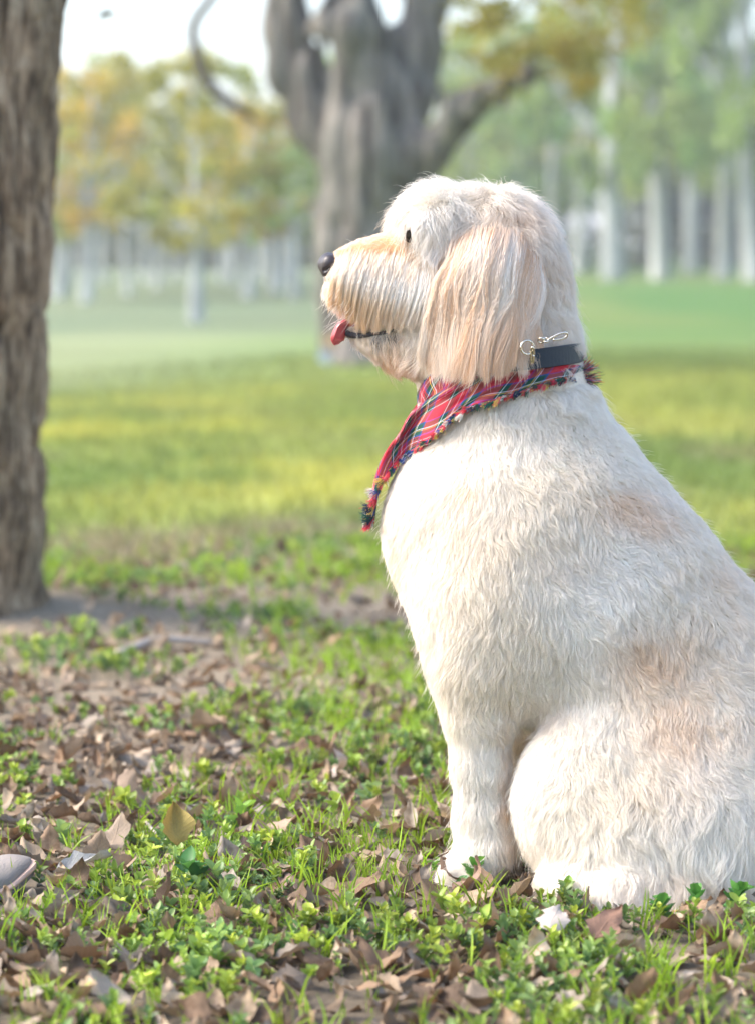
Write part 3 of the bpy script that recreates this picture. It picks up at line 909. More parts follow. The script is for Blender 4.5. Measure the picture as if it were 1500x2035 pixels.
RIGHT = [
    (1215, 60, 8.5, 44, 2.6, 2.1, GREEN, 0, M_PALEBARK, 'green tree with the broadest pale trunk right of the dog'),
    (1305, 62, 9.0, 36, 2.4, 2.2, LIME, 1, M_PALEBARK, 'tall tree with a straight white trunk, second from the broadest one'),
    (1428, 64, 8.0, 32, 2.5, 2.0, GREEN, 2, M_PALEBARK, 'green tree with a pale trunk standing before the dark undergrowth'),
    (1494, 58, 8.8, 40, 2.2, 2.0, GREEN, 3, M_PALEBARK, 'pale trunked tree at the far right edge of the lawn'),
    (1368, 72, 8.5, 26, 2.2, 2.4, LIME, 4, M_PALEBARK, 'thin grey trunked lime tree between two white trunks'),
    (1150, 74, 7.4, 26, 2.4, 2.3, OLIVE, 2, M_PALEBARK, 'olive tree just right of the head of the dog'),
    (905, 70, 6.2, 22, 1.9, 2.0, LIME, 4, M_PALEBARK, 'lime tree seen under the long side limb of the forked tree'),
    (1030, 78, 7.2, 22, 2.2, 2.2, GREEN, 3, M_PALEBARK, 'green tree rising right above the head of the dog'),
    (1090, 66, 6.0, 20, 2.0, 1.9, BLUEG, 1, M_PALEBARK, 'bluish green tree behind the neck of the dog'),
]
for (a, b, c, d_, e, f_, g, k, bk, lab) in LEFT: far_tree(a, b, c, d_, e, f_, g, k, bk, lab, 'trees across the lawn')
for (a, b, c, d_, e, f_, g, k, bk, lab) in RIGHT: far_tree(a, b, c, d_, e, f_, g, k, bk, lab, 'trees across the lawn')
# second row behind
r_ = np.random.default_rng(31)
def back_label(px_, d):
    near = min([(abs(t[0] - px_), t) for t in LEFT[:8] + RIGHT], key=lambda q: q[0])[1]
    if px_ < -20 or px_ > 1520: return 'back row tree beyond the %s edge of the photo, %s' % ('left' if px_ < 0 else 'right', 'the nearer one' if -130 < px_ < 1630 else 'the farther one')
    side = 'left' if px_ < near[0] else 'right'
    what = {395: 'thickest pale trunk of the left trees', 170: 'orange gold tree', 255: 'olive tree beside the orange gold one', 318: 'olive tree left of the thickest trunk', 118: 'low lime tree', 492: 'yellow crowned tree', 545: 'leaning pale tree', 585: 'small green tree by the fork',
            1215: 'broadest pale trunk', 1305: 'tall straight white trunk', 1428: 'pale trunk before the dark undergrowth', 1494: 'far right pale trunk', 1368: 'thin grey trunk', 1150: 'olive tree by the dog head', 905: 'lime tree under the limb', 1030: 'green tree above the dog', 1090: 'bluish tree behind the neck'}[near[0]]
    return 'back row tree just %s of the %s' % (side, what)
for k in range(22):
    px_ = -700 + k * 140 + r_.uniform(-40, 40)
    left = px_ < 650
    if px_ < -260 or px_ > 1760: continue
    d = r_.uniform(82, 98)
    H_ = r_.uniform(2.4, 3.8) if left else r_.uniform(5.6, 7.6)
    col = [OLIVE, GREEN, LIME, BLUEG][k % 4]
    far_tree(px_, d, H_, r_.uniform(9, 15), 1.6 if left else 2.2, r_.uniform(2.4, 3.2), col, k, M_DARKBARK,
             back_label(px_, d), 'back row of trees')
for k in range(6):   # flanks, at the sides of the picture
    s = -1 if k % 2 else 1
    px_ = 750 + s * (950 + 170 * (k // 2)) + r_.uniform(-40, 40)
    far_tree(px_, r_.uniform(48, 62), r_.uniform(4, 5) if s < 0 else r_.uniform(7, 9), 28, 1.8, 1.7, [OLIVE, GREEN][k // 2 % 2], k, M_PALEBARK,
             'pale trunked tree %s outside the %s edge of the photo' % (['just', 'further', 'furthest'][k // 2], 'left' if s < 0 else 'right'), 'trees beside the view')

# undergrowth of the wood behind the trunks
def far_woods():
    r = np.random.default_rng(77)
    cl = []
    for k in range(900):
        x = r.uniform(-42, 42); d = r.uniform(84, 112)
        right = x > -2
        z = r.uniform(0.0, 1.0) ** 1.3 * (5.0 if right else 1.5) + 0.4
        cl.append((x, d - CAM_D, z, r.uniform(0.8, 1.6)))
    me = crown_mesh('woods', cl, 46, 0.55, 78, 0.8)
    o = link('far_woods', me)
    o.color = (0.10, 0.13, 0.065, 1)
    tag(o, 'dark undergrowth and far wood closing the view behind the tree trunks', 'woods', kind='stuff')
far_woods()

# air that pales the far trees
def haze():
    v, f = uv_box((-460, -CAM_D - 12, -1.6), (460, 705, 14))
    m = bpy.data.materials.new('haze'); m.use_nodes = True; nt = m.node_tree
    nt.nodes.remove(nt.nodes['Principled BSDF'])
    pv = nt.nodes.new('ShaderNodeVolumePrincipled'); pv.inputs['Color'].default_value = (0.93, 0.96, 1.0, 1); pv.inputs['Density'].default_value = 0.0022
    pv.inputs['Anisotropy'].default_value = 0.2
    nt.links.new(pv.outputs[0], nt.nodes['Material Output'].inputs['Volume'])
    o = link('haze', mesh_from('haze', v, f, False), m)
    tag(o, kind='stuff')
def uv_box(a, b):
    v = [(x, y, z) for x in (a[0], b[0]) for y in (a[1], b[1]) for z in (a[2], b[2])]
    f = [[0, 1, 3, 2], [4, 6, 7, 5], [0, 4, 5, 1], [2, 3, 7, 6], [0, 2, 6, 4], [1, 5, 7, 3]]
    return v, f
haze()

# ------------------------------------------------------------------ dog: body as one blended surface
SD = CAM_D / FPX     # metres per photo pixel in the plane of the dog
PR = []              # primitives (a, ra, b, rb, yscale, k)
def chain(pts, s=1.0, k=0.03):
    w = [(P(x, y, Y), r * SD) for (x, y, r, Y) in pts]
    for (a, ra), (b, rb) in zip(w[:-1], w[1:]): PR.append((a, ra, b, rb, s, k))

# trunk
chain([(905, 1040, 122, 0), (932, 1090, 132, 0), (967, 1240, 96, 0)], 0.85, 0.05)
chain([(1010, 950, 150, 0), (1050, 1010, 200, 0), (1175, 1200, 236, 0), (1370, 1415, 236, 0), (1490, 1560, 232, 0)], 0.88, 0.06)
# shoulders and upper arms
for sgn in (-1, 1):
    chain([(1050, 1040, 110, 0.055 * sgn), (982, 1230, 96, 0.06 * sgn), (962, 1330, 82, 0.068 * sgn)], 0.8, 0.06)
# near fore leg, far fore leg
chain([(958, 1330, 84, -.068), (948, 1420, 58, -.073), (950, 1520, 45, -.075), (955, 1620, 42, -.075), (962, 1680, 41, -.075)], 0.85, 0.018)
chain([(962, 1690, 42, -.075), (938, 1722, 36, -.078), (902, 1738, 24, -.082)], 1.25, 0.02)
chain([(975, 1330, 80, .068), (985, 1420, 52, .072), (990, 1520, 44, .075), (1000, 1600, 42, .075), (1003, 1650, 38, .075)], 0.85, 0.03)
chain([(1003, 1650, 38, .075), (975, 1676, 34, .075), (945, 1690, 26, .075)], 1.2, 0.02)
# haunches
for sgn in (-1, 1):
    chain([(1180, 1566, 132, 0.105 * sgn), (1250, 1580, 142, 0.10 * sgn)], 0.62, 0.018)
    chain([(1260, 1590, 140, 0.10 * sgn), (1380, 1610, 160, 0.095 * sgn), (1500, 1630, 150, 0.08 * sgn)], 0.62, 0.06)
    chain([(1240, 1700, 96, 0.13 * sgn), (1380, 1700, 108, 0.13 * sgn), (1520, 1670, 112, 0.10 * sgn)], 0.7, 0.06)
    chain([(1168, 1618, 94, 0.12 * sgn), (1260, 1715, 82, 0.155 * sgn)], 0.65, 0.03)
chain([(1440, 1768, 46, -.15), (1300, 1782, 45, -.172), (1220, 1784, 39, -.178), (1140, 1776, 30, -.165), (1092, 1769, 20, -.15)], 1.0, 0.03)
chain([(1430, 1690, 52, .16), (1300, 1690, 42, .17), (1180, 1690, 36, .165), (1100, 1690, 26, .16)], 1.0, 0.03)
# tail lying on the ground behind
chain([(1690, 1700, 40, 0.02), (1790, 1745, 30, 0.06), (1900, 1760, 20, 0.12)], 1.0, 0.04)
# neck
chain([(915, 775, 36, 0), (905, 850, 44, 0)], 0.9, 0.03)
chain([(1055, 900, 128, 0), (1000, 790, 122, 0), (1000, 700, 112, 0), (990, 600, 112, 0)], 0.85, 0.05)
# skull
chain([(975, 518, 103, 0), (1000, 570, 93, 0), (1010, 645, 92, 0)], 0.92, 0.03)
chain([(955, 495, 102, 0), (888, 464, 72, 0)], 0.9, 0.04)
# cheeks, muzzle, chin
chain([(900, 570, 92, 0), (850, 580, 80, 0), (805, 590, 62, 0)], 0.82, 0.03)
chain([(840, 515, 52, 0), (760, 528, 45, 0), (700, 538, 32, 0), (684, 538, 25, 0)], 0.95, 0.03)
chain([(850, 570, 66, -.0), (760, 590, 52, 0), (700, 580, 36, 0)], 0.72, 0.025)
chain([(705, 664, 16, 0), (760, 672, 26, 0), (840, 668, 52, 0), (900, 650, 80, 0)], 0.8, 0.02)
chain([(830, 690, 40, 0), (900, 700, 60, 0)], 0.8, 0.03)
# brows
for sgn in (-1, 1):
    chain([(822, 448, 26, 0.03 * sgn), (850, 440, 40, 0.035 * sgn)], 0.9, 0.02)

H_D = 0.0055
LO = np.array([-0.10, -0.30, -0.02]); HI = np.array([0.74, 0.30, 0.83])
NG = np.ceil((HI - LO) / H_D).astype(int)
GX = [(LO[i] + np.arange(NG[i]) * H_D).astype(np.float32) for i in range(3)]
G = np.stack(np.meshgrid(*GX, indexing='ij'), -1)
FD = np.full(G.shape[:3], 1.0, np.float32)
for (a, ra, b, rb, s, k) in PR:
    m_ = max(ra, rb) * max(1, s) + k + 0.03
    bl = np.minimum(a, b) - m_; bh = np.maximum(a, b) + m_
    i0 = np.clip(((bl - LO) / H_D).astype(int), 0, NG); i1 = np.clip(((bh - LO) / H_D).astype(int) + 1, 0, NG)
    if np.any(i1 <= i0): continue
    sl = tuple(slice(i0[q], i1[q]) for q in range(3))
    FD[sl] = smin(FD[sl], cone_sdf(G[sl], a, ra, b, rb, s), k)
# front surface map (first inside cell seen from the camera side) on the x-z grid
inside = FD < 0
first = np.argmax(inside, axis=1); hit = inside.any(axis=1)
fy = GX[1][first]
ii, kk = np.nonzero(hit); jj = first[ii, kk]
j0 = np.maximum(jj - 1, 0)
fa = FD[ii, j0, kk]; fb = FD[ii, jj, kk]
fy[ii, kk] = GX[1][j0] + H_D * fa / np.maximum(fa - fb, 1e-6)
fy[~hit] = 0.0
def blur(a, n):
    for _ in range(n):
        a = (a + np.roll(a, 1, 0) + np.roll(a, -1, 0) + np.roll(a, 1, 1) + np.roll(a, -1, 1)) / 5
    return a
FRONT = blur(fy, 2)
def front_y(x, z):
    fx = np.clip((np.asarray(x) - LO[0]) / H_D, 0, NG[0] - 1.001); fz = np.clip((np.asarray(z) - LO[2]) / H_D, 0, NG[2] - 1.001)
    i = fx.astype(int); k = fz.astype(int); u = fx - i; w = fz - k
    return (FRONT[i, k] * (1 - u) * (1 - w) + FRONT[i + 1, k] * u * (1 - w) + FRONT[i, k + 1] * (1 - u) * w + FRONT[i + 1, k + 1] * u * w)
def onsurf(px_, py_, off=0.0, clampy=-0.002):
    """point on the near side of the dog seen at a pixel, moved `off` metres towards the camera"""
    Y = np.full(np.broadcast(np.asarray(px_, float), np.asarray(py_, float)).shape, -0.05)
    for _ in range(4):
        p = P(px_, py_, Y); Y = np.minimum(front_y(p[..., 0], p[..., 2]), clampy) - off
    return P(px_, py_, Y)

dog = empty('dog', (0, 0, 0))
tag(dog, 'cream curly coated dog sitting in profile on dead leaves with its tongue out', 'dog')
bv, bq = surface_nets(FD, LO, H_D)

# ---- coat description: px, py, flow dx, dy, length (m), lift, width of influence
FLOW = np.array([
    # x, y, dx, dy, len, lift, sig
    [800, 400, -.8, -.1, .020, 1.0, 32], [850, 375, -.9, -.1, .028, .9, 45], [920, 365, -.3, .3, .026, 1., 50], [1000, 380, .2, .4, .028, 1.2, 50], [940, 430, -.35, 1, .028, .6, 35], [1000, 440, -.05, 1, .026, .6, 35], [1050, 460, .3, 1, .024, .7, 30],
    [1070, 430, .6, .4, .026, 1.1, 50], [1110, 520, .4, 1, .020, .6, 60], [1120, 620, .15, 1, .022, .4, 60], [1050, 660, .1, 1, .022, .3, 50],
    [835, 450, -.55, .8, .028, .45, 26], [835, 490, -.25, 1, .030, .35, 24], [880, 470, -.35, 1, .030, .4, 40], [900, 560, -.1, 1, .026, .25, 45],
    [850, 600, -.1, 1, .026, .25, 40], [800, 560, -.35, .9, .022, .2, 30], [800, 475, -.3, .9, .005, .2, 16],
    [770, 480, -.9, .1, .008, .25, 26], [700, 498, -1, -.1, .007, .5, 26], [660, 510, -.7, .3, .006, .4, 18], [655, 550, -.5, 1, .014, .5, 18],
    [740, 550, -.5, 1, .012, .2, 35], [770, 620, -.1, 1, .014, .2, 35], [720, 610, -.2, 1, .014, .25, 30],
    [720, 685, .8, .7, .014, .3, 22], [760, 700, .6, .9, .024, .3, 28], [800, 690, .35, 1, .030, .3, 30], [850, 700, .1, 1, .034, .3, 35], [800, 660, .1, 1, .016, .25, 20],
    [900, 720, -.1, 1, .032, .35, 40], [1000, 720, .1, 1, .02, .3, 50],
    [870, 880, -.5, .8, .020, .35, 70], [780, 1000, -.5, .9, .020, .35, 60], [790, 1130, -.15, 1, .020, .35, 70], [850, 1270, .0, 1, .020, .35, 60],
    [1000, 900, .35, .6, .020, .5, 80], [1170, 800, .5, .5, .022, .7, 60], [1260, 930, .7, .6, .020, .55, 70], [1400, 1070, .75, .65, .020, .5, 90],
    [950, 1030, -.1, 1, .020, .4, 80], [1100, 1050, .5, .7, .022, .5, 90], [1000, 1180, .15, 1, .022, .4, 80], [1200, 1180, .6, .7, .024, .45, 90],
    [1120, 1300, .4, .9, .026, .4, 80], [1350, 1300, .5, .85, .026, .45, 100], [1500, 1300, .6, .8, .026, .45, 100], [1080, 1420, .2, 1, .022, .35, 60],
    [960, 1350, .2, 1, .022, .4, 50], [985, 1420, .35, 1, .026, .45, 30], [920, 1450, -.05, 1, .016, .3, 50], [950, 1560, .0, 1, .018, .3, 60],
    [1000, 1560, .35, 1, .026, .5, 30], [930, 1640, -.1, 1, .018, .3, 40], [1000, 1650, .25, 1, .022, .45, 30], [900, 1725, -.8, .7, .015, .4, 35], [960, 1715, -.1, 1, .016, .35, 35],
    [1080, 1500, -.3, .9, .020, .4, 60], [1060, 1580, -.2, 1, .020, .4, 50], [1180, 1500, .3, .8, .024, .4, 80], [1130, 1650, .15, 1, .020, .35, 60],
    [1300, 1480, .5, .8, .026, .4, 90], [1250, 1620, .3, 1, .030, .4, 90], [1400, 1600, .45, .9, .030, .4, 100], [1500, 1500, .5, .9, .028, .4, 100],
    [1230, 1730, .15, 1, .042, .45, 60], [1380, 1745, .3, .9, .044, .45, 70], [1110, 1770, -.8, .4, .013, .4, 45], [1200, 1795, -.1, 1, .020, .5, 45],
    [1600, 1500, .6, .8, .028, .4, 150], [1800, 1700, 1, .4, .04, .5, 100]])

# warm tan areas: x, y, sx, sy, strength
TAN = np.array([
    [925, 972, 26, 18, .55], [1240, 1000, 75, 38, .42], [1300, 1050, 60, 30, .35], [1290, 1320, 75, 70, .50], [1400, 1430, 90, 60, .42], [1330, 1470, 70, 40, .35], [1440, 1140, 90, 60, .25],
    [1420, 1300, 120, 120, .18], [1130, 1120, 80, 60, .10], [1330, 1560, 130, 60, .15], [1290, 1740, 110, 30, .28], [1012, 1660, 13, 40, .50], [1000, 1640, 14, 60, .40], [1000, 1540, 12, 80, .38],
    [1000, 1420, 20, 50, .25], [940, 1070, 80, 60, .08], [1090, 1430, 60, 50, .18],
    [700, 500, 65, 20, 1.0], [760, 480, 55, 22, .95], [672, 545, 22, 30, .55], [780, 500, 40, 30, .85], [815, 510, 25, 24, .75], [740, 560, 60, 50, .55], [700, 610, 40, 60, .6],
    [830, 510, 22, 14, .5], [800, 440, 18, 16, .45], [760, 700, 45, 30, .70], [800, 710, 40, 30, .55], [850, 730, 60, 30, .35], [790, 665, 22, 14, .5],
    [1040, 430, 50, 30, .28], [1090, 560, 30, 80, .30], [1100, 680, 40, 40, .22], [980, 560, 90, 120, .45]])

def flow_at(x, y):
    acc = np.zeros((len(x), 4)); ws = np.full(len(x), 1e-9)
    for r in FLOW:
        w = np.exp(-np.minimum(((x - r[0]) ** 2 + (y - r[1]) ** 2) / (r[6] ** 2), 60)) / r[6]
        w = w + 1e-5 / (1 + ((x - r[0]) ** 2 + (y - r[1]) ** 2) / 1e4)
        acc += w[:, None] * r[2:6]; ws += w
    return acc / ws[:, None]
def tan_at(x, y):
    t = np.zeros(len(x))
    for r in TAN:
        t = 1 - (1 - t) * (1 - r[4] * (0.85 if r[1] > 900 and r[0] > 1030 else 1.0) * np.exp(-((x - r[0]) / r[2]) ** 2 - ((y - r[1]) / r[3]) ** 2))
    return t
CREAM = np.array([0.93, 0.825, 0.675]); WHITE = np.array([0.95, 0.905, 0.835]); TANC = np.array([0.78, 0.50, 0.28])
def coat_colour(x, y, pos):
    t = tan_at(x, y)
    nz = fbm(pos * 22, 3, 3); n2 = fbm(pos * 9, 2, 4)
    nz3 = fbm(pos * 120, 2, 33)
    t = np.clip(t * (1.15 + 1.1 * nz + 0.8 * nz3), 0, 1)
    c = CREAM * (1 - np.clip(0.5 + 0.9 * n2 - 0.1, 0, 1))[:, None] + WHITE * np.clip(0.5 + 0.9 * n2 - 0.1, 0, 1)[:, None]
    # underside of the neck and the chest stay whitest
    return c * (1 - t[:, None]) + TANC * t[:, None], t

def in_poly(x, y, poly):
    poly = np.asarray(poly, float); c = np.zeros(len(x), bool); j = len(poly) - 1
    for i in range(len(poly)):
        xi, yi = poly[i]; xj, yj = poly[j]
        if yi != yj: c ^= ((yi > y) != (yj > y)) & (x < (xj - xi) * (y - yi) / (yj - yi) + xi)
        j = i
    return c
BAND = [(1162, 722), (1172, 758), (1070, 780), (960, 802), (895, 832), (850, 880), (798, 905), (765, 945), (748, 990), (742, 1040), (720, 1000), (735, 940), (780, 860), (815, 825), (815, 765), (850, 735), (950, 728), (1060, 735)]

M_FUR = fur_material('dog_fur', 0.42)
mS, nt, b = new_mat('dog_skin')
at = N(nt, 'ShaderNodeAttribute'); at.attribute_name = 'col'
nt.links.new(at.outputs['Color'], b.inputs['Base Color']); b.inputs['Roughness'].default_value = 0.9; b.inputs['Specular IOR Level'].default_value = 0.1
me = mesh_from('body', bv, bq)
vx, vy = PX(bv)
cc, _ = coat_colour(vx, vy, bv)
# dark lip line and eye rim on the skin
lip = np.exp(-(((vy - (660 - 6 * np.sin((vx - 690) / 32))) / 7) ** 2)) * smooth(672, 684, vx) * smooth(800, 788, vx)
cc = cc * (1 - lip[:, None]) + np.array([0.03, 0.025, 0.03]) * lip[:, None]
vcol(me, 'col', cc * 0.93)
body = link('body', me, mS, dog)
# vertex normals
nrm = np.zeros_like(bv)
e1 = bv[bq[:, 2]] - bv[bq[:, 0]]; e2 = bv[bq[:, 3]] - bv[bq[:, 1]]
fn = np.cross(e1, e2); area = np.linalg.norm(fn, axis=1) / 2
for q in range(4): np.add.at(nrm, bq[:, q], fn)
nrm /= np.linalg.norm(nrm, axis=1, keepdims=True) + 1e-12
cen = bv[bq].mean(1)
out_test = ((cen[:, 1] < 0) * (nrm[bq[:, 0], 1]) )
if (fn[:, 1] * np.sign(cen[:, 1]) * (np.abs(cen[:, 1]) > 0.06)).sum() < 0:
    nrm = -nrm; fn = -fn
    me.flip_normals()

def coat(nstr, K=7):
    r = np.random.default_rng(55)
    facing = fn[:, 1] / (2 * area + 1e-12)          # -1 faces the camera
    w = area * np.where(facing < 0.35, 1.0, 0.30)
    cxp, cyp = PX(cen)
    w = w * np.where(cxp > 1560, 0.35, 1.0)
    w = w * np.where((cyp < 780), 1.25, 1.0)
    fi = r.choice(len(bq), nstr, p=w / w.sum())
    a, b_ = r.random(nstr), r.random(nstr)
    q = bq[fi]
    W = np.stack([(1 - a) * (1 - b_), a * (1 - b_), a * b_, (1 - a) * b_], -1)
    root = (bv[q] * W[..., None]).sum(1); nn = (nrm[q] * W[..., None]).sum(1)
    nn /= np.linalg.norm(nn, axis=1, keepdims=True)
    x, y = PX(root)
    fl = flow_at(x, y)
    L = fl[:, 2] * r.uniform(0.65, 1.2, nstr); lift = fl[:, 3]
    L = L * (1 - 0.33 * smooth(780, 860, y) * smooth(1700, 1500, y))
    # bare or short places: under the bandana and collar, nose, lips, tongue gap, under the ear flap
    L = np.where(in_poly(x, y, BAND) | ((x < 905) & (y > 756) & (y < 850)), 0.003, L)
    col_band = (np.abs(y - (700 - (x - 1100) * -0.02)) < 24) & (x > 1040)
    L = np.where(col_band, 0.004, L)
    L = np.where((x < 672) & (y < 560) & (y > 490), 0.0025, L)
    hang = (x > 770) & (x < 1060) & (y > 640) & (y < 770)
    L = np.where(hang, np.minimum(L, np.maximum((748 - y) * SD * 0.95, 0.004)), L)
    L = np.where((y > 644) & (y < 674) & (x > 672) & (x < 740), 0.002, L)
    eye = ((x - 808) / 13) ** 2 + ((y - 466) / 13) ** 2 < 1
    L = np.where(eye, 0.001, L)
    f3 = np.stack([fl[:, 0], 0 * x, -fl[:, 1]], -1)
    # tufts: the flow direction wanders in patches, so locks part and overlap
    pn = root * np.array([1, 1, 1])
    sw = 1.3 * fbm(pn * 26, 2, 5); sw2 = 1.5 * fbm(pn * 85, 2, 6)
    bodyness = smooth(0.012, 0.02, L)
    ang = (sw + sw2) * (0.35 + 0.55 * bodyness)
    c_, s_ = np.cos(ang), np.sin(ang)
    f3 = np.stack([f3[:, 0] * c_ - f3[:, 2] * s_, f3[:, 1], f3[:, 0] * s_ + f3[:, 2] * c_], -1)
    tang = f3 - nn * (f3 * nn).sum(1, keepdims=True)
    tl = np.linalg.norm(tang, axis=1, keepdims=True)
    tang = tang / (tl + 1e-6)
    side = np.cross(nn, tang)
    lft = lift * (1 + 0.6 * fbm(pn * 45, 2, 9))
    t = np.linspace(0, 1, K)[None, :, None]
    ph = 6.28 * vnoise(pn * 60, 10)
    curl = 0.0034 * np.sin(t[..., 0] * 5.5 + ph[:, None]) * t[..., 0] * (L[:, None] / 0.022) ** 1.0
    bend = t ** 1.7
    pts = root[:, None] + L[:, None, None] * ((nn * lft[:, None])[:, None] * (t - 0.55 * t * t) * 1.5 + tang[:, None] * (t * 0.55 + 0.45 * bend) * (1 - 0.3 * np.clip(lft, 0, 1))[:, None, None])
    pts = pts + side[:, None] * curl[..., None]
    # droop
    pts[..., 2] -= (L[:, None] * 0.18) * t[..., 0] ** 2
    # clumping towards the strand of a lock
    nC = nstr // 22
    kd = kdtree.KDTree(nC)
    for i in range(nC): kd.insert(root[i], i)
    kd.balance()
    own = np.empty(nstr, np.int64)
    rl = root.tolist()
    for i in range(nstr): own[i] = kd.find(rl[i])[1]
    tgt = pts[own]
    amt = (0.38 * t ** 1.2) * (0.6 + 0.8 * r.random((nstr, 1, 1)))
    dist = np.linalg.norm(root[own] - root, axis=1)
    ok = (dist < 0.02) & (L > 0.005)
    ref = root[:, None] + (tgt - root[own][:, None]) * (L / (L[own] + 1e-5))[:, None, None].clip(0, 1.4)
    mixp = pts + (tgt - pts) * amt
    # keep strand length sensible: clump only sideways
    pts[ok] = mixp[ok] * 0.85 + ref[ok] * 0.15
    fz = r.normal(0, 0.0017, (nstr, 1, 3)) * (1 + 0.9 * smooth(560, 480, y) * smooth(780, 800, x))[:, None, None] * t * np.clip(L / 0.02, 0.2, 1.2)[:, None, None]
    pts += fz
    # coarse stray hairs
    stray = (r.random(nstr) < 0.02) & (L > 0.012)
    pts[stray] += (nn[stray][:, None] * (0.006 + 0.006 * r.random((stray.sum(), 1, 1)))) * t ** 1.5
    pts[..., 2] = np.maximum(pts[..., 2], ground_z(pts[..., 0], pts[..., 1]) + 0.001)
    c, tn = coat_colour(x, y, root)
    qx, qy = PX(pts[:, 1:])
    drop = ((((qx - 811 - (465 - qy) * 0.35) / 5.5) ** 2 + ((qy - 465) / 8.5) ** 2) < 1).any(1) & (root[:, 1] < 0.5)
    c = c * r.uniform(0.9, 1.06, (nstr, 1))
    lockt = (vnoise(root[own] * 300, 12) * 0.07)[:, None]
    c = np.clip(c * (1 + lockt * 1.5), 0.01, 0.97)
    colr = c[:, None, :] * (0.92 + 0.08 * t)  # roots coloured darker than tips: shade for depth put into the strands
    # dark hair round the lips and the eye rim
    dk = np.exp(-((y - 663) / 8) ** 2) * smooth(676, 690, x) * smooth(800, 780, x) * (L < 0.022)
    rim = np.exp(-(((x - 809) / 17) ** 2 + ((y - 468) / 17) ** 2) ** 2) * 0.85
    un = np.exp(-(((x - 646) / 12) ** 2 + ((y - 552) / 9) ** 2)) * 0.8
    dk = np.clip(np.maximum(np.maximum(dk * 0.9, rim), un), 0, 1)[:, None, None]
    colr = colr * (1 - dk) + np.array([0.035, 0.03, 0.035]) * dk
    rad = 0.00018 * (1 - 0.75 * t[..., 0] ** 1.5) * r.uniform(0.7, 1.25, (nstr, 1)) * np.where(L > 0.01, 1.0, 0.7)[:, None]
    kp = ~drop
    return hair('coat', pts[kp], rad[kp], colr[kp], M_FUR, dog)

coat(430000)

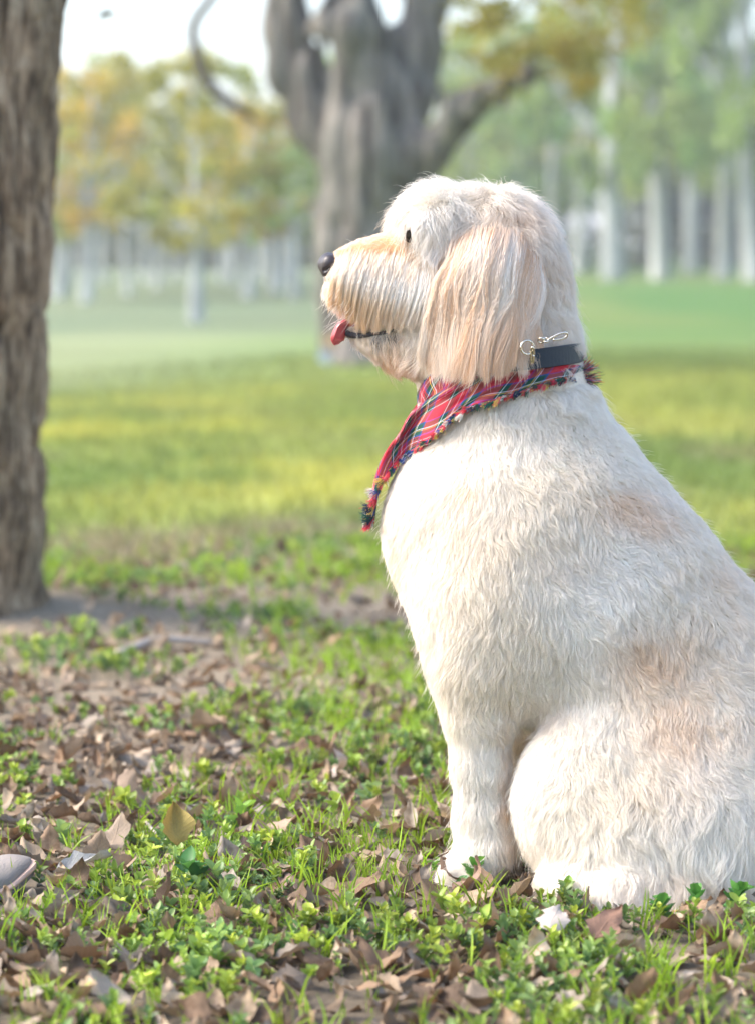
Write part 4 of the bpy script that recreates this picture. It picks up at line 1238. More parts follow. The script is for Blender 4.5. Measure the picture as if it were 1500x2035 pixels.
# ---- long hair: locks laid between a root line and a tip line (photo pixels), over the near surface; optional mirrored copy
def locks(name, n, A, C1, C2, B, off0, off1, colfn, mat, parent, nl=70, K=14, seed=1, t0max=0.55, wave=7.0, rad=0.00024, mirror=True, tipvar=12, bulge=None, clump=0.75, endvar=0.0, hole=None):
    r = np.random.default_rng(seed)
    lock = r.integers(0, nl, n)
    ul = (np.arange(nl) + r.uniform(-0.4, 0.4, nl)) / (nl - 1)
    u_l = np.clip(ul[lock], 0, 1)
    u_own = np.clip(u_l + r.normal(0, 0.9 / nl, n), 0, 1)
    start = r.random(nl)[lock] * 0.10 + r.random(n) ** 1.2 * t0max * 0.9
    end = 1.0 - np.abs(r.normal(0, 0.035, n)) - 0.06 * r.random(nl)[lock] * (r.random(nl)[lock] > 0.4)
    edgeu = np.minimum(u_own, 1 - u_own)
    end = end - endvar * r.random(n) * (1 - smooth(0, 0.25, edgeu)) - endvar * 0.35 * r.random(n)
    start = start * (1 - 0.5 * endvar)
    t = np.linspace(0, 1, K)[None, :]
    s = start[:, None] + (end - start)[:, None] * t
    def bez(u, s):
        a, c1, c2, b_ = (interp(u.ravel(), q).reshape(u.shape + (2,)) for q in (A, C1, C2, B))
        s = s[..., None]
        return a * (1 - s) ** 3 + 3 * c1 * s * (1 - s) ** 2 + 3 * c2 * s * s * (1 - s) + b_ * s ** 3
    uo = u_own[:, None] + 0 * s; ulk = u_l[:, None] + 0 * s
    cl = clump * smooth(0.0, 1.0, s) * (0.55 + 0.6 * r.random((n, 1)))
    uu = uo * (1 - cl) + ulk * cl
    p2 = bez(np.clip(uu, 0, 1), s)
    phl = r.uniform(0, 6.28, nl)[lock][:, None]; amp = (r.uniform(0.4, 1.3, nl)[lock] * wave)[:, None]
    p2[..., 0] += amp * (np.sin(s * 7.5 + phl * 0.35 + ulk * 5) * s * 0.65 + 0.16 * np.sin(s * 19 + phl) * s) + r.normal(0, 2.2, (n, 1)) * s ** 2 + (r.normal(0, 4, nl)[lock])[:, None] * s ** 2
    p2[..., 0] += wave * 1.5 * fbm(vec3(uu * 11, s * 2.6, seed), 2, 60 + seed) * smooth(0, 0.5, s) + wave * 0.35 * np.sin(s * 11 + r.uniform(0, 6.28, (n, 1))) * s
    p2[..., 1] += (r.normal(0, tipvar, nl)[lock])[:, None] * s ** 3 + r.normal(0, tipvar * 0.8, (n, 1)) * s + (r.normal(0, 9, (n, 1))) * (1 - s) ** 2
    p2[..., 0] += r.normal(0, 5, (n, 1)) * (1 - s) ** 2
    off = off0 + (off1 - off0) * s
    layer = (start[:, None] * 0.6 + 0.2 * r.random((n, 1)))
    dome = (0.002 + 0.005 * r.random(nl))[lock][:, None] * np.sin(pi * np.clip((u_own - ul[lock]) * nl * 0.5 + 0.5, 0, 1))[:, None]
    off = off + layer * 0.010 * smooth(0, 0.15, t) - 0.006 * (1 - smooth(0, 0.12, t)) + dome * 0.6
    if bulge is not None: off = off + bulge(uu, s)
    base = onsurf(p2[..., 0], p2[..., 1], 0.0)
    # hold the depth as a smooth run along the strand
    yb = base[..., 1].copy()
    for _ in range(5):
        yb[:, 1:-1] = (yb[:, :-2] + yb[:, 1:-1] * 2 + yb[:, 2:]) / 4
    # where the hair hangs past the body it keeps the last depth
    pts = P(p2[..., 0], p2[..., 1], yb - off)
    c = colfn(u_own, s, p2, r.random(nl)[lock], r.random(n))
    rr = rad * (1 - 0.7 * t ** 2) * r.uniform(0.7, 1.3, (n, 1))
    if hole is not None:
        kp = ~((((p2[..., 0] - hole[0]) / hole[2]) ** 2 + ((p2[..., 1] - hole[1]) / hole[3]) ** 2) < 1).any(1)
        pts, c, rr, n = pts[kp], c[kp], rr[kp], int(kp.sum())
        s = s[kp]
    if mirror:
        pm = pts.copy(); pm[..., 1] *= -1
        h_ = rng.random(n) < 0.5
        pts = np.concatenate([pts, pm[h_]]); rr = np.concatenate([rr + 0 * s, (rr + 0 * s)[h_]]); c = np.concatenate([c, c[h_]])
    return hair(name, pts, rr + np.zeros(pts.shape[:2]), c, mat, parent)

# muzzle hair: sweeps forward from the bridge and hangs over the lips
def muz_col(u, s, p, rl, rs):
    tanv = np.clip(0.62 + 0.35 * (rl[:, None] - 0.5) - 0.55 * u[:, None] + 0.25 * s ** 2 - 0.30 * smooth(0.25, 0.5, s) * (1 - smooth(0.5, 0.8, s)), 0.03, 0.9)
    c = WHITE * (1 - tanv[..., None]) + np.array([0.78, 0.49, 0.22]) * tanv[..., None]
    return np.clip(c * (0.9 + 0.15 * rs[:, None, None]), 0, 0.95)
locks('muzzle_hair', 22000,
      [(692, 508), (725, 502), (765, 499), (802, 504), (836, 515), (862, 530), (880, 545)],
      [(670, 518), (690, 517), (722, 521), (760, 536), (806, 555), (853, 570), (878, 580)],
      [(657, 560), (668, 575), (692, 585), (722, 595), (765, 605), (820, 615), (862, 620)],
      [(663, 622), (681, 641), (705, 654), (732, 661), (760, 662), (797, 657), (845, 655)],
      0.001, 0.006, muz_col, M_FUR, dog, nl=80, clump=0.55, seed=3, t0max=0.7, endvar=0.3, wave=2.5, rad=0.00020, tipvar=4,
      bulge=lambda u, s: 0.006 * np.sin(pi * np.clip(s, 0, 1)) * (1 - 0.7 * u))
# chin hair
def chin_col(u, s, p, rl, rs):
    tanv = np.clip(0.15 + 0.55 * rl[:, None] * np.sin(pi * u[:, None]) + 0.2 * s, 0, 0.85)
    c = CREAM * (1 - tanv[..., None]) + np.array([0.68, 0.46, 0.27]) * tanv[..., None]
    return np.clip(c * (0.85 + 0.2 * rs[:, None, None]), 0, 0.95)
locks('chin_hair', 9000,
      [(702, 668), (730, 674), (765, 678), (800, 680), (840, 690), (880, 700)],
      [(712, 682), (745, 692), (780, 700), (815, 702), (850, 712), (880, 715)],
      [(722, 694), (758, 712), (790, 724), (825, 730), (860, 735), (890, 735)],
      [(735, 706), (768, 728), (795, 745), (825, 754), (855, 752), (890, 745)],
      0.0, 0.004, chin_col, M_FUR, dog, nl=40, seed=4, t0max=0.6, wave=3, rad=0.0002, tipvar=5)

# ---- ears: a leathery flap with long hair
def ear_flap(sgn):
    nu, nv = 16, 26
    u = np.linspace(0, 1, nu); v = np.linspace(0, 1, nv)
    U, V = np.meshgrid(u, v, indexing='ij')
    Lx = np.interp(v, [0, .25, .6, 1], [972, 925, 893, 905]); Rx = np.interp(v, [0, .25, .6, 1], [1058, 1078, 1062, 1030])
    py = 462 + V * 205 + 8 * np.sin(pi * U)
    px_ = Lx[None] * (1 - U) + Rx[None] * U
    thick = 0.004
    p = onsurf(px_, py, 0.010 + 0.0 * U)
    p[..., 1] -= 0.006 * np.sin(pi * U) * np.sin(pi * V)
    inner = p.copy(); inner[..., 1] += thick
    edge = (np.sin(pi * U) * np.sin(pi * np.clip(V * 0.9 + .05, 0, 1))) ** 0.4
    mid = (p + inner) / 2
    p = mid + (p - mid) * edge[..., None]; inner = mid + (inner - mid) * edge[..., None]
    V1 = p.reshape(-1, 3); V2 = inner.reshape(-1, 3)
    F = grid_faces(nu, nv)
    VV = np.concatenate([V1, V2])
    FF = np.concatenate([F, F[:, ::-1] + len(V1)])
    if sgn > 0: VV = VV * np.array([1, -1, 1]); FF = FF[:, ::-1]
    m_ = mesh_from('ear', VV, FF)
    vcol(m_, 'col', np.tile([[0.62, 0.42, 0.28]], (len(VV), 1)))
    return link('ear', m_, mS, dog)
ear = ear_flap(-1); ear2 = ear_flap(1)
def ear_col(u, s, p, rl, rs):
    x = p[..., 0]; y = p[..., 1]
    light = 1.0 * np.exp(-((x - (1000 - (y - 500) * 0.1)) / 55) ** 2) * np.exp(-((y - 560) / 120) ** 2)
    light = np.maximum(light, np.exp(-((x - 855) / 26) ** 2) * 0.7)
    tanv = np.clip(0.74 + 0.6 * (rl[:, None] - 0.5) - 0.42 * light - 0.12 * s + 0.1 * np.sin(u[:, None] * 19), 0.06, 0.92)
    c = np.array([0.90, 0.83, 0.73]) * (1 - tanv[..., None]) + np.array([0.72, 0.42, 0.215]) * tanv[..., None]
    return np.clip(c * (0.86 + 0.22 * rs[:, None, None]), 0, 0.95)
locks('ear_hair', 70000,
      [(905, 478), (935, 462), (970, 455), (1005, 458), (1035, 466), (1058, 492), (1072, 530)],
      [(880, 540), (915, 520), (955, 510), (1000, 515), (1040, 520), (1068, 550), (1085, 580)],
      [(845, 640), (885, 620), (930, 620), (985, 620), (1030, 620), (1062, 640), (1078, 650)],
      [(838, 700), (865, 728), (910, 738), (960, 738), (1000, 730), (1035, 715), (1062, 700)],
      0.017, 0.017, ear_col, M_FUR, ear, nl=130, clump=0.5, seed=5, t0max=0.75, wave=14, rad=0.00019, tipvar=13,
      bulge=lambda u, s: 0.012 * np.sin(pi * np.clip(u, 0, 1)) * np.sin(pi * np.clip(s * 0.9 + 0.08, 0, 1)))
# forehead and brow hair falling past the eye
def brow_col(u, s, p, rl, rs):
    tanv = np.clip(0.06 + 0.12 * rl[:, None] + 0 * s, 0, 1)
    c = np.array([0.93, 0.91, 0.87]) * (1 - tanv[..., None]) + TANC * tanv[..., None]
    return np.clip(c * (0.92 + 0.1 * rs[:, None, None]), 0, 0.96)
locks('brow_hair', 9000,
      [(850, 385), (858, 400), (870, 420), (885, 440), (905, 470)],
      [(818, 395), (830, 415), (845, 440), (862, 460), (885, 490)],
      [(795, 405), (808, 430), (826, 465), (840, 490), (865, 525)],
      [(783, 415), (800, 434), (830, 470), (842, 512), (858, 545)],
      0.004, 0.012, brow_col, M_FUR, dog, nl=40, clump=0.5, endvar=0.6, hole=(812, 465, 4.5, 7), seed=6, t0max=0.65, wave=2.5, rad=0.0002, tipvar=5, mirror=True)

# ---- nose, eyes, lips, tongue
def nose():
    m, nt, b = new_mat('nose_leather')
    b.inputs['Base Color'].default_value = (0.035, 0.028, 0.032, 1); b.inputs['Roughness'].default_value = 0.38
    tc = N(nt, 'ShaderNodeTexCoord'); vo = N(nt, 'ShaderNodeTexVoronoi'); vo.inputs['Scale'].default_value = 700
    nt.links.new(tc.outputs['Object'], vo.inputs['Vector'])
    bp = N(nt, 'ShaderNodeBump'); bp.inputs['Strength'].default_value = 0.35; bp.inputs['Distance'].default_value = 0.0006
    nt.links.new(vo.outputs['Distance'], bp.inputs['Height']); nt.links.new(bp.outputs[0], b.inputs['Normal'])
    h = 0.0011
    lo = P(620, 490, 0) + np.array([0, -0.022, -0.045]); lo[2] = P(620, 590, 0)[2]; hi = P(690, 485, 0) + np.array([0, 0.022, 0])
    n = np.ceil((hi - lo) / h).astype(int)
    g = np.stack(np.meshgrid(*[lo[i] + np.arange(n[i]) * h for i in range(3)], indexing='ij'), -1)
    g = np.stack([g[..., 0], np.abs(g[..., 1]), g[..., 2]], -1)
    f = cone_sdf(g, P(654, 519, 0.0), 18 * SD, P(657, 522, 0.008), 17 * SD, 1.0)
    f = smin(f, cone_sdf(g, P(646, 527, 0.0), 14 * SD, P(653, 537, 0.006), 13 * SD, 1.0), 0.006)
    f = smin(f, cone_sdf(g, P(650, 545, 0.0), 8 * SD, P(655, 556, 0.0), 6 * SD, 0.8), 0.006)
    # comma shaped nostril cut and centre groove
    cut = np.minimum(cone_sdf(g, P(645, 537, 0.0125), 4.2 * SD, P(656, 532, 0.0165), 3.0 * SD, 1.0), cone_sdf(g, P(656, 532, 0.0170), 2.6 * SD, P(664, 521, 0.0178), 1.8 * SD, 1.0))
    f = np.maximum(f, -smin(cut, cut + 1, 0.001))
    gr = cone_sdf(g, P(632, 524, 0), 1.5 * SD, P(640, 558, 0), 1.5 * SD, 1.0)
    f = np.maximum(f, -gr)
    v, q = surface_nets(f.astype(np.float32), lo, h)
    me = mesh_from('nose', v, q)
    link('nose', me, m, dog)
nose()

def uv_sphere(c, r, n=16, sx=1, sy=1, sz=1):
    th = np.linspace(0, 2 * pi, 2 * n, endpoint=False); ph = np.linspace(0.02, pi - 0.02, n)
    T, Ph = np.meshgrid(th, ph, indexing='ij')
    v = np.stack([np.cos(T) * np.sin(Ph) * sx, np.sin(T) * np.sin(Ph) * sy, np.cos(Ph) * sz], -1).reshape(-1, 3) * r + np.asarray(c)
    f = grid_faces(2 * n, n, True)[:, ::-1].tolist()
    f.append([i * n for i in range(2 * n)]); f.append([i * n + n - 1 for i in range(2 * n)][::-1])
    return v, f
M_EYE = simple('eye_dark', (0.012, 0.008, 0.006), 0.06, spec=0.8)
pe = onsurf(811, 465, -0.002)
for s_ in (1, -1):
    c = pe * np.array([1, s_, 1]) + np.array([0.004, 0.004 * s_, 0])
    v, f = uv_sphere(c, 0.0105)
    link('eye', mesh_from('eye', v, f), M_EYE, dog)
M_LIP = simple('lip_dark', (0.02, 0.018, 0.022), 0.35, bump=(300, 0.4))
for s_ in (1, -1):
    pl = onsurf(np.array([680, 690, 702, 716, 735, 755, 775, 792.]), np.array([654, 662, 666, 667, 664, 662, 658, 652.]), 0.0015)
    pl = pl * np.array([1, s_, 1])
    v, f = tube(interp(np.linspace(0, 1, 24), pl), np.interp(np.linspace(0, 1, 24), [0, .15, .4, 1], [0.0026, 0.0042, 0.0030, 0.0015]), 10)
    link('lip', mesh_from('lip', v, f), M_LIP, dog)
def tongue():
    m, nt, b = new_mat('tongue')
    b.inputs['Base Color'].default_value = (0.42, 0.065, 0.075, 1); b.inputs['Roughness'].default_value = 0.3
    b.inputs['Subsurface Weight'].default_value = 0.3; b.inputs['Subsurface Radius'].default_value = (0.01, 0.004, 0.003); b.inputs['Subsurface Scale'].default_value = 0.3
    path = interp(np.linspace(0, 1, 26), [(730, 655), (705, 646), (690, 642), (679, 650), (674, 664), (670, 678), (672, 684)])
    nu = 17
    V = []
    for side in (1, -1):
        for k in range(26):
            t = k / 25
            c = P(path[k][0], path[k][1], 0.0)
            d = path[min(k + 1, 25)] - path[max(k - 1, 0)]; d = d / np.linalg.norm(d)
            nrm2 = np.array([d[1], 0, d[0]])           # towards the outside of the bend
            w = 0.0165 * (1 - max(0, (t - 0.82) / 0.18) ** 2 * 0.75)
            th_ = 0.0045 * (1 + 0.8 * smooth(0.4, 0.8, t)) * (1 - max(0, (t - 0.86) / 0.14) ** 2 * 0.8)
            uu = np.linspace(-1, 1, nu)
            prof = np.sqrt(np.clip(1 - uu ** 2, 0, 1))
            groove = -0.0022 * np.exp(-(uu / 0.16) ** 2) * (side > 0)
            curlc = 0.004 * uu ** 2
            V.append(c[None] + np.stack([0 * uu, uu * w, 0 * uu], -1) - nrm2[None] * ((-side * (th_ * prof) - groove + curlc)[:, None]) * 1.0)
    V = np.concatenate(V)
    F1 = grid_faces(26, nu); F2 = grid_faces(26, nu)[:, ::-1] + 26 * nu
    F = np.concatenate([F1, F2])
    end = np.array([[25 * nu + i, 25 * nu + i + 1, 26 * nu + 25 * nu + i + 1, 26 * nu + 25 * nu + i] for i in range(nu - 1)])
    me = mesh_from('tongue', V, np.concatenate([F, end]))
    link('tongue', me, m, dog)
tongue()
# whiskers
r_ = np.random.default_rng(2)
n = 60
x0 = r_.uniform(665, 720, n); y0 = r_.uniform(555, 640, n)
p0 = onsurf(x0, y0, 0.004)
dirs = np.stack([-r_.uniform(0.2, 1, n), -r_.uniform(0.1, 0.6, n), -r_.uniform(0.1, 1, n)], -1); dirs /= np.linalg.norm(dirs, axis=1, keepdims=True)
x1 = r_.uniform(690, 800, 26); y1 = r_.uniform(475, 492, 26)
p1 = onsurf(x1, y1, 0.0); d1 = np.stack([-r_.uniform(.5, 1, 26), r_.uniform(-.3, .3, 26), r_.uniform(.3, 1, 26)], -1); d1 /= np.linalg.norm(d1, axis=1, keepdims=True)
p0 = np.concatenate([p0, p1]); dirs = np.concatenate([dirs, d1]); LL = np.concatenate([r_.uniform(.012, .028, n), r_.uniform(.006, .018, 26)])
tt = np.linspace(0, 1, 6)[None, :, None]
pw = p0[:, None] + dirs[:, None] * LL[:, None, None] * tt; pw[..., 2] -= 0.004 * tt[..., 0] ** 2
hair('whiskers', pw, 0.00016 * (1 - 0.8 * tt[..., 0]) + 0 * pw[..., 0], np.broadcast_to([0.9, 0.86, 0.78], pw.shape), M_FUR, dog)

# ------------------------------------------------------------------ collar
def collar():
    root = empty('collar', P(1010, 705, 0))
    tag(root, 'plain navy blue strap collar with metal ring and clip, round the neck under the ear', 'collar')
    o0 = np.array(root.location)
    mb = simple('navy_strap', (0.012, 0.022, 0.034), 0.5, spec=0.35, bump=(120, 0.08))
    mm = simple('nickel', (0.78, 0.72, 0.60), 0.18, metal=1.0)
    # strap: a flat band round an oval, tilted down to the front
    c = P(1011, 712, 0); ax = 136 * SD; ay = 0.094
    n = 96
    th = np.linspace(0, 2 * pi, n, endpoint=False)
    tilt = 0.10
    prof = [(-1, 0), (-0.92, 0.9), (0.92, 0.9), (1, 0), (0.92, -0.9), (-0.92, -0.9)]
    hh = 19.5 * SD; tk = 0.0018
    V = []
    for (a, b_) in prof:
        rx = ax + b_ * tk; ry = ay + b_ * tk
        x = np.cos(th) * rx; y = np.sin(th) * ry
        z = a * hh + x * tilt
        x = x - a * hh * tilt * 0.6 + 0.004 * np.maximum(0, np.cos(th)) ** 6
        V.append(np.stack([x, y, z], -1) + c)
    V = np.stack(V, 1).reshape(-1, 3) - o0
    m = len(prof); F = []
    for i in range(n):
        for k in range(m): F.append([i * m + k, ((i + 1) % n) * m + k, ((i + 1) % n) * m + (k + 1) % m, i * m + (k + 1) % m])
    link('strap', mesh_from('strap', V, F, False), mb, root)
    def place(path_px, r, name, Yv, rounded=8):
        path = np.array([P(x, y, Y_) for (x, y), Y_ in zip(path_px, Yv)]) - o0
        v, f = tube(interp(np.linspace(0, 1, 30), path), r, rounded)
        return link(name, mesh_from(name, v, f), mm, root)
    # D ring, small ring and snap hook
    yr = -0.100
    a = np.linspace(0, 2 * pi, 26)
    place([(1047 + 13 * cos(q), 690 + 14 * sin(q)) for q in a], 0.0012, 'ring', [yr - 0.004 + 0.003 * cos(q) for q in a])
    place([(1057 + 3 * cos(q), 705 + 17 * sin(q)) for q in a], 0.0013, 'ring', [yr - 0.002 + 0.004 * sin(q) for q in a])
    for (cx_, cy_, r1) in ((1074, 676, 6), (1084, 675, 5)):
        place([(cx_ + r1 * cos(q), cy_ + r1 * 0.8 * sin(q)) for q in a], 0.0011, 'chain_link', [yr - 0.002 + 0.004 * sin(q + cx_) for q in a])
    place([(1086, 676), (1096, 670), (1110, 663), (1122, 660), (1127, 663), (1124, 670), (1112, 674), (1098, 675)], 0.0013, 'snap_hook', [yr - 0.002] * 4 + [yr + .002] * 4)
collar()

# ------------------------------------------------------------------ tartan bandana
def tartan():
    m, nt, b = new_mat('tartan_cloth')
    tc = N(nt, 'ShaderNodeTexCoord'); sx = N(nt, 'ShaderNodeSeparateXYZ'); nt.links.new(tc.outputs['UV'], sx.inputs[0])
    R = (0.52, 0.025, 0.045); G_ = (0.010, 0.065, 0.045); K = (0.03, 0.02, 0.03); B_ = (0.03, 0.06, 0.28); W = (0.75, 0.75, 0.78); Yw = (0.75, 0.52, 0.08)
    stops = [(0.0, R), (0.22, R), (0.221, B_), (0.265, G_), (0.40, G_), (0.401, W), (0.418, K), (0.435, Yw), (0.452, G_), (0.53, G_), (0.531, B_), (0.57, R),
             (0.60, R), (0.601, K), (0.615, R), (0.66, R), (0.661, W), (0.675, R), (0.72, R), (0.721, K), (0.735, R), (0.76, R), (0.761, G_), (0.85, G_), (0.851, W), (0.866, G_), (0.90, G_), (0.901, R), (0.92, R)]
    def seq(sock):
        fr = N(nt, 'ShaderNodeMath', operation='FRACT'); nt.links.new(sock, fr.inputs[0])
        r = ramp(nt, stops, 'CONSTANT'); nt.links.new(fr.outputs[0], r.inputs[0]); return r.outputs[0]
    su = seq(sx.outputs[0]); sv = seq(sx.outputs[1])
    # twill: diagonal threads choose warp or weft
    ad = N(nt, 'ShaderNodeMath', operation='ADD'); nt.links.new(sx.outputs[0], ad.inputs[0]); nt.links.new(sx.outputs[1], ad.inputs[1])
    ml = N(nt, 'ShaderNodeMath', operation='MULTIPLY'); nt.links.new(ad.outputs[0], ml.inputs[0]); ml.inputs[1].default_value = 60
    fr = N(nt, 'ShaderNodeMath', operation='FRACT'); nt.links.new(ml.outputs[0], fr.inputs[0])
    gt = N(nt, 'ShaderNodeMath', operation='GREATER_THAN'); nt.links.new(fr.outputs[0], gt.inputs[0]); gt.inputs[1].default_value = 0.5
    c = mixc(nt, gt.outputs[0], su, sv)
    nt.links.new(c, b.inputs['Base Color'])
    b.inputs['Roughness'].default_value = 0.9; b.inputs['Specular IOR Level'].default_value = 0.15
    b.inputs['Sheen Weight'].default_value = 0.15
    bp = N(nt, 'ShaderNodeBump'); bp.inputs['Strength'].default_value = 0.4; bp.inputs['Distance'].default_value = 0.0006
    nt.links.new(fr.outputs[0], bp.inputs['Height']); nt.links.new(bp.outputs[0], b.inputs['Normal'])
    return m

def bandana():
    o0 = P(950, 780, 0)
    root = empty('bandana', o0)
    tag(root, 'red tartan bandana with frayed edges tied round the neck below the collar', 'bandana')
    m = tartan()
    UP = [(1168, 728), (1140, 724), (1090, 728), (1020, 730), (950, 728), (890, 734), (850, 744), (833, 762)]
    LOW = [(1164, 752), (1120, 752), (1062, 768), (990, 792), (930, 810), (890, 838), (846, 880), (800, 905), (768, 945), (748, 990), (742, 1042)]
    FR = [(833, 762), (826, 785), (829, 806), (835, 818), (812, 832), (796, 860), (788, 885), (765, 920), (748, 945), (736, 985), (740, 1042)]
    nu, nv = 120, 26
    u = np.linspace(0, 1, nu); v = np.linspace(0, 1, nv)
    up = interp(u, UP); low = interp(u, LOW)
    # the cloth reaches the front silhouette: rows bend down into the point
    U, V = np.meshgrid(u, v, indexing='ij')
    rows = up[:, None] * (1 - V[..., None]) + low[:, None] * V[..., None]
    fr_ = interp(v, FR)
    w = smooth(0.55, 1.0, U)[..., None]
    # blend so that u = 1 lies on the front outline
    rows = rows + (fr_[None] - rows[-1][None]) * w
    x, y = rows[..., 0], rows[..., 1]
    s = onsurf(x, y, 0.0)
    ell = -0.098 * np.sin(pi * np.clip(U, 0, 1)) ** 0.6 * (1 - 0.25 * V)
    dep = np.minimum(s[..., 1] - 0.012, -0.0)
    w0 = np.sqrt(np.clip(U / 0.06, 0, 1)) * np.sqrt(np.clip((1 - U) / 0.05, 0, 1))
    dep = dep * w0
    for _ in range(14):
        dep[1:-1] = (dep[:-2] + dep[2:] + 2 * dep[1:-1]) / 4
        dep[:, 1:-1] = (dep[:, :-2] + dep[:, 2:] + 2 * dep[:, 1:-1]) / 4
    dep = np.minimum(dep, (s[..., 1] - 0.008) * w0)
    # folds
    fold = 0.0040 * np.sin(U * 26 + V * 5) * (0.35 + V * 0.6) + 0.003 * fbm(vec3(U * 9, V * 4, 1), 2, 4) + 0.006 * np.exp(-((V - (0.30 + 0.5 * (U - 0.75))) / 0.07) ** 2) * smooth(0.55, 0.8, U)
    dep = dep - fold * w0
    dep[0] = 0.0; dep[-1] = 0.0
    pts = P(x, y, dep)
    far = pts * np.array([1, -1, 1])
    # arc lengths for the pattern
    du = np.linalg.norm(np.diff(pts, axis=0), axis=2); dv = np.linalg.norm(np.diff(pts, axis=1), axis=2)
    su = np.concatenate([np.zeros((1, nv)), np.cumsum(du, 0)]).mean(1); sv = np.concatenate([np.zeros((nu, 1)), np.cumsum(dv, 1)], 1)
    SU = np.broadcast_to(su[:, None], U.shape) ; SV = sv
    a = radians(14) + 0.25 * smooth(0.4, 1, U)
    uu = (SU * np.cos(a) + SV * np.sin(a)) / 0.078; vv = (-SU * np.sin(a) + SV * np.cos(a)) / 0.078
    uv = np.stack([uu, vv + 0.33], -1).reshape(-1, 2)
    V1 = pts.reshape(-1, 3); F = grid_faces(nu, nv)
    # thickness: outer and inner sheets
    th_ = 0.0011
    gu = np.gradient(pts, axis=0); gv = np.gradient(pts, axis=1)
    nn = np.cross(gu, gv); nn /= np.linalg.norm(nn, axis=2, keepdims=True) + 1e-12
    if nn[nu // 3, nv // 2, 1] > 0: nn = -nn
    inn = (pts - nn * th_).reshape(-1, 3)
    parts_V = [V1, inn]; parts_F = [F, F[:, ::-1] + len(V1)]
    rim = []
    for j in (0, nv - 1):
        i = np.arange(nu - 1); rim.append(np.stack([i * nv + j, (i + 1) * nv + j, (i + 1) * nv + j + len(V1), i * nv + j + len(V1)], -1))
    parts_F += rim
    VV = np.concatenate(parts_V); FF = np.concatenate(parts_F)
    VV2 = VV * np.array([1, -1, 1])
    me = mesh_from('cloth', np.concatenate([VV, VV2]) - o0, np.concatenate([FF, FF[:, ::-1] + len(VV)]))
    setuv(me, np.concatenate([uv, uv, uv, uv]))
    link('cloth', me, m, root)
    # frayed fringe along the lower edge and the knot ends at the nape
    r = np.random.default_rng(9)
    n = 9500
    t = r.random(n)
    seg = (t * (nu - 1)); i = seg.astype(int); f = (seg - i)[:, None]
    i = np.minimum(i, nu - 2)
    E = pts[:, -1]
    base = E[i] * (1 - f) + E[i + 1] * f
    down = (pts[:, -1] - pts[:, -4]); down /= np.linalg.norm(down, axis=1, keepdims=True) + 1e-9
    tg = np.gradient(E, axis=0); tg /= np.linalg.norm(tg, axis=1, keepdims=True) + 1e-9
    D = down[i] * (1 - f) + down[i + 1] * f; T_ = tg[i]
    # towards the tip of the point the threads stand out to the front
    frontness = smooth(0.72, 0.9, t)[:, None]
    D = D * (1 - frontness) + np.array([-0.75, -0.1, -0.55]) * frontness
    lock = (t * 150).astype(int); lr = np.random.default_rng(3).normal(0, 0.36, (200, 3)); ll = np.random.default_rng(4).uniform(0.5, 1.3, 200)
    D = D + T_ * lr[lock][:, :1] + lr[lock] * 0.30 * np.array([1, 0.8, 1]) + r.normal(0, 0.24, (n, 3)) + np.array([0, -0.35, 0])
    D /= np.linalg.norm(D, axis=1, keepdims=True)
    L = ll[lock] * r.uniform(0.005, 0.0105, n) * (1 + 0.35 * frontness[:, 0])
    K = 5; q = np.linspace(0, 1, K)[None, :, None]
    bend = lr[lock][:, None] * 0.35
    p = base[:, None] - D[:, None] * 0.002 + L[:, None, None] * (D[:, None] * q + bend * q ** 2 * np.array([1, 0.5, 1]))
    p += 0.0006 * np.sin(q * 9 + r.uniform(0, 6, (n, 1, 1)))
    pal = np.array([[0.62, 0.04, 0.07], [0.62, 0.04, 0.07], [0.66, 0.10, 0.12], [0.012, 0.10, 0.07], [0.012, 0.10, 0.07], [0.02, 0.03, 0.08], [0.03, 0.08, 0.32], [0.70, 0.68, 0.62], [0.68, 0.5, 0.12]])
    ci = np.random.default_rng(8).integers(0, len(pal), 200)[lock]
    ci = np.where(r.random(n) < 0.16, r.integers(0, len(pal), n), ci)
    c = pal[ci][:, None] * r.uniform(0.8, 1.2, (n, 1, 1)) + 0 * p
    # knot ends: two bushy tassels pointing back
    n2 = 300
    bp0 = np.where(r.random((n2, 1)) < 0.5, P(1150, 738, -0.012)[None], P(1158, 750, -0.012)[None]) + r.normal(0, 0.0028, (n2, 3))
    aim = np.where(bp0[:, 2:3] > P(1150, 744, 0)[2], np.array([[0.9, -0.15, 0.45]]), np.array([[1.0, -0.2, -0.12]])) + r.normal(0, 0.36, (n2, 3))
    aim /= np.linalg.norm(aim, axis=1, keepdims=True)
    p2 = bp0[:, None] + aim[:, None] * q * r.uniform(0.006, 0.021, (n2, 1, 1)) + 0.0006 * np.sin(q * 7 + r.uniform(0, 6, (n2, 1, 1)))
    c2 = pal[r.integers(0, len(pal), n2)][:, None] + 0 * p2
    pm = p * np.array([1, -1, 1])
    pa = np.concatenate([p, pm[::2], p2]) - o0; ca = np.concatenate([c, c[::2], c2])
    hm = bpy.data.materials.new('thread'); hm.use_nodes = True
    at = N(hm.node_tree, 'ShaderNodeAttribute'); at.attribute_name = 'col'
    hm.node_tree.links.new(at.outputs['Color'], hm.node_tree.nodes['Principled BSDF'].inputs['Base Color']); hm.node_tree.nodes['Principled BSDF'].inputs['Roughness'].default_value = 0.85
    hair('fringe', pa, 0.0002 + 0 * pa[..., 0], ca, hm, root)
    # knot at the nape
    v, f = uv_sphere(P(1142, 741, 0.0) - o0, 0.008, 14, 1.3, 0.9, 0.7)
    v = v + 0.0022 * np.stack([vnoise(v * 150, 1), vnoise(v * 150, 2), vnoise(v * 150, 3)], -1)
    mk = mesh_from('knot', v, f); setuv(mk, v[:, [0, 2]] / 0.05)
    link('knot', mk, m, root)
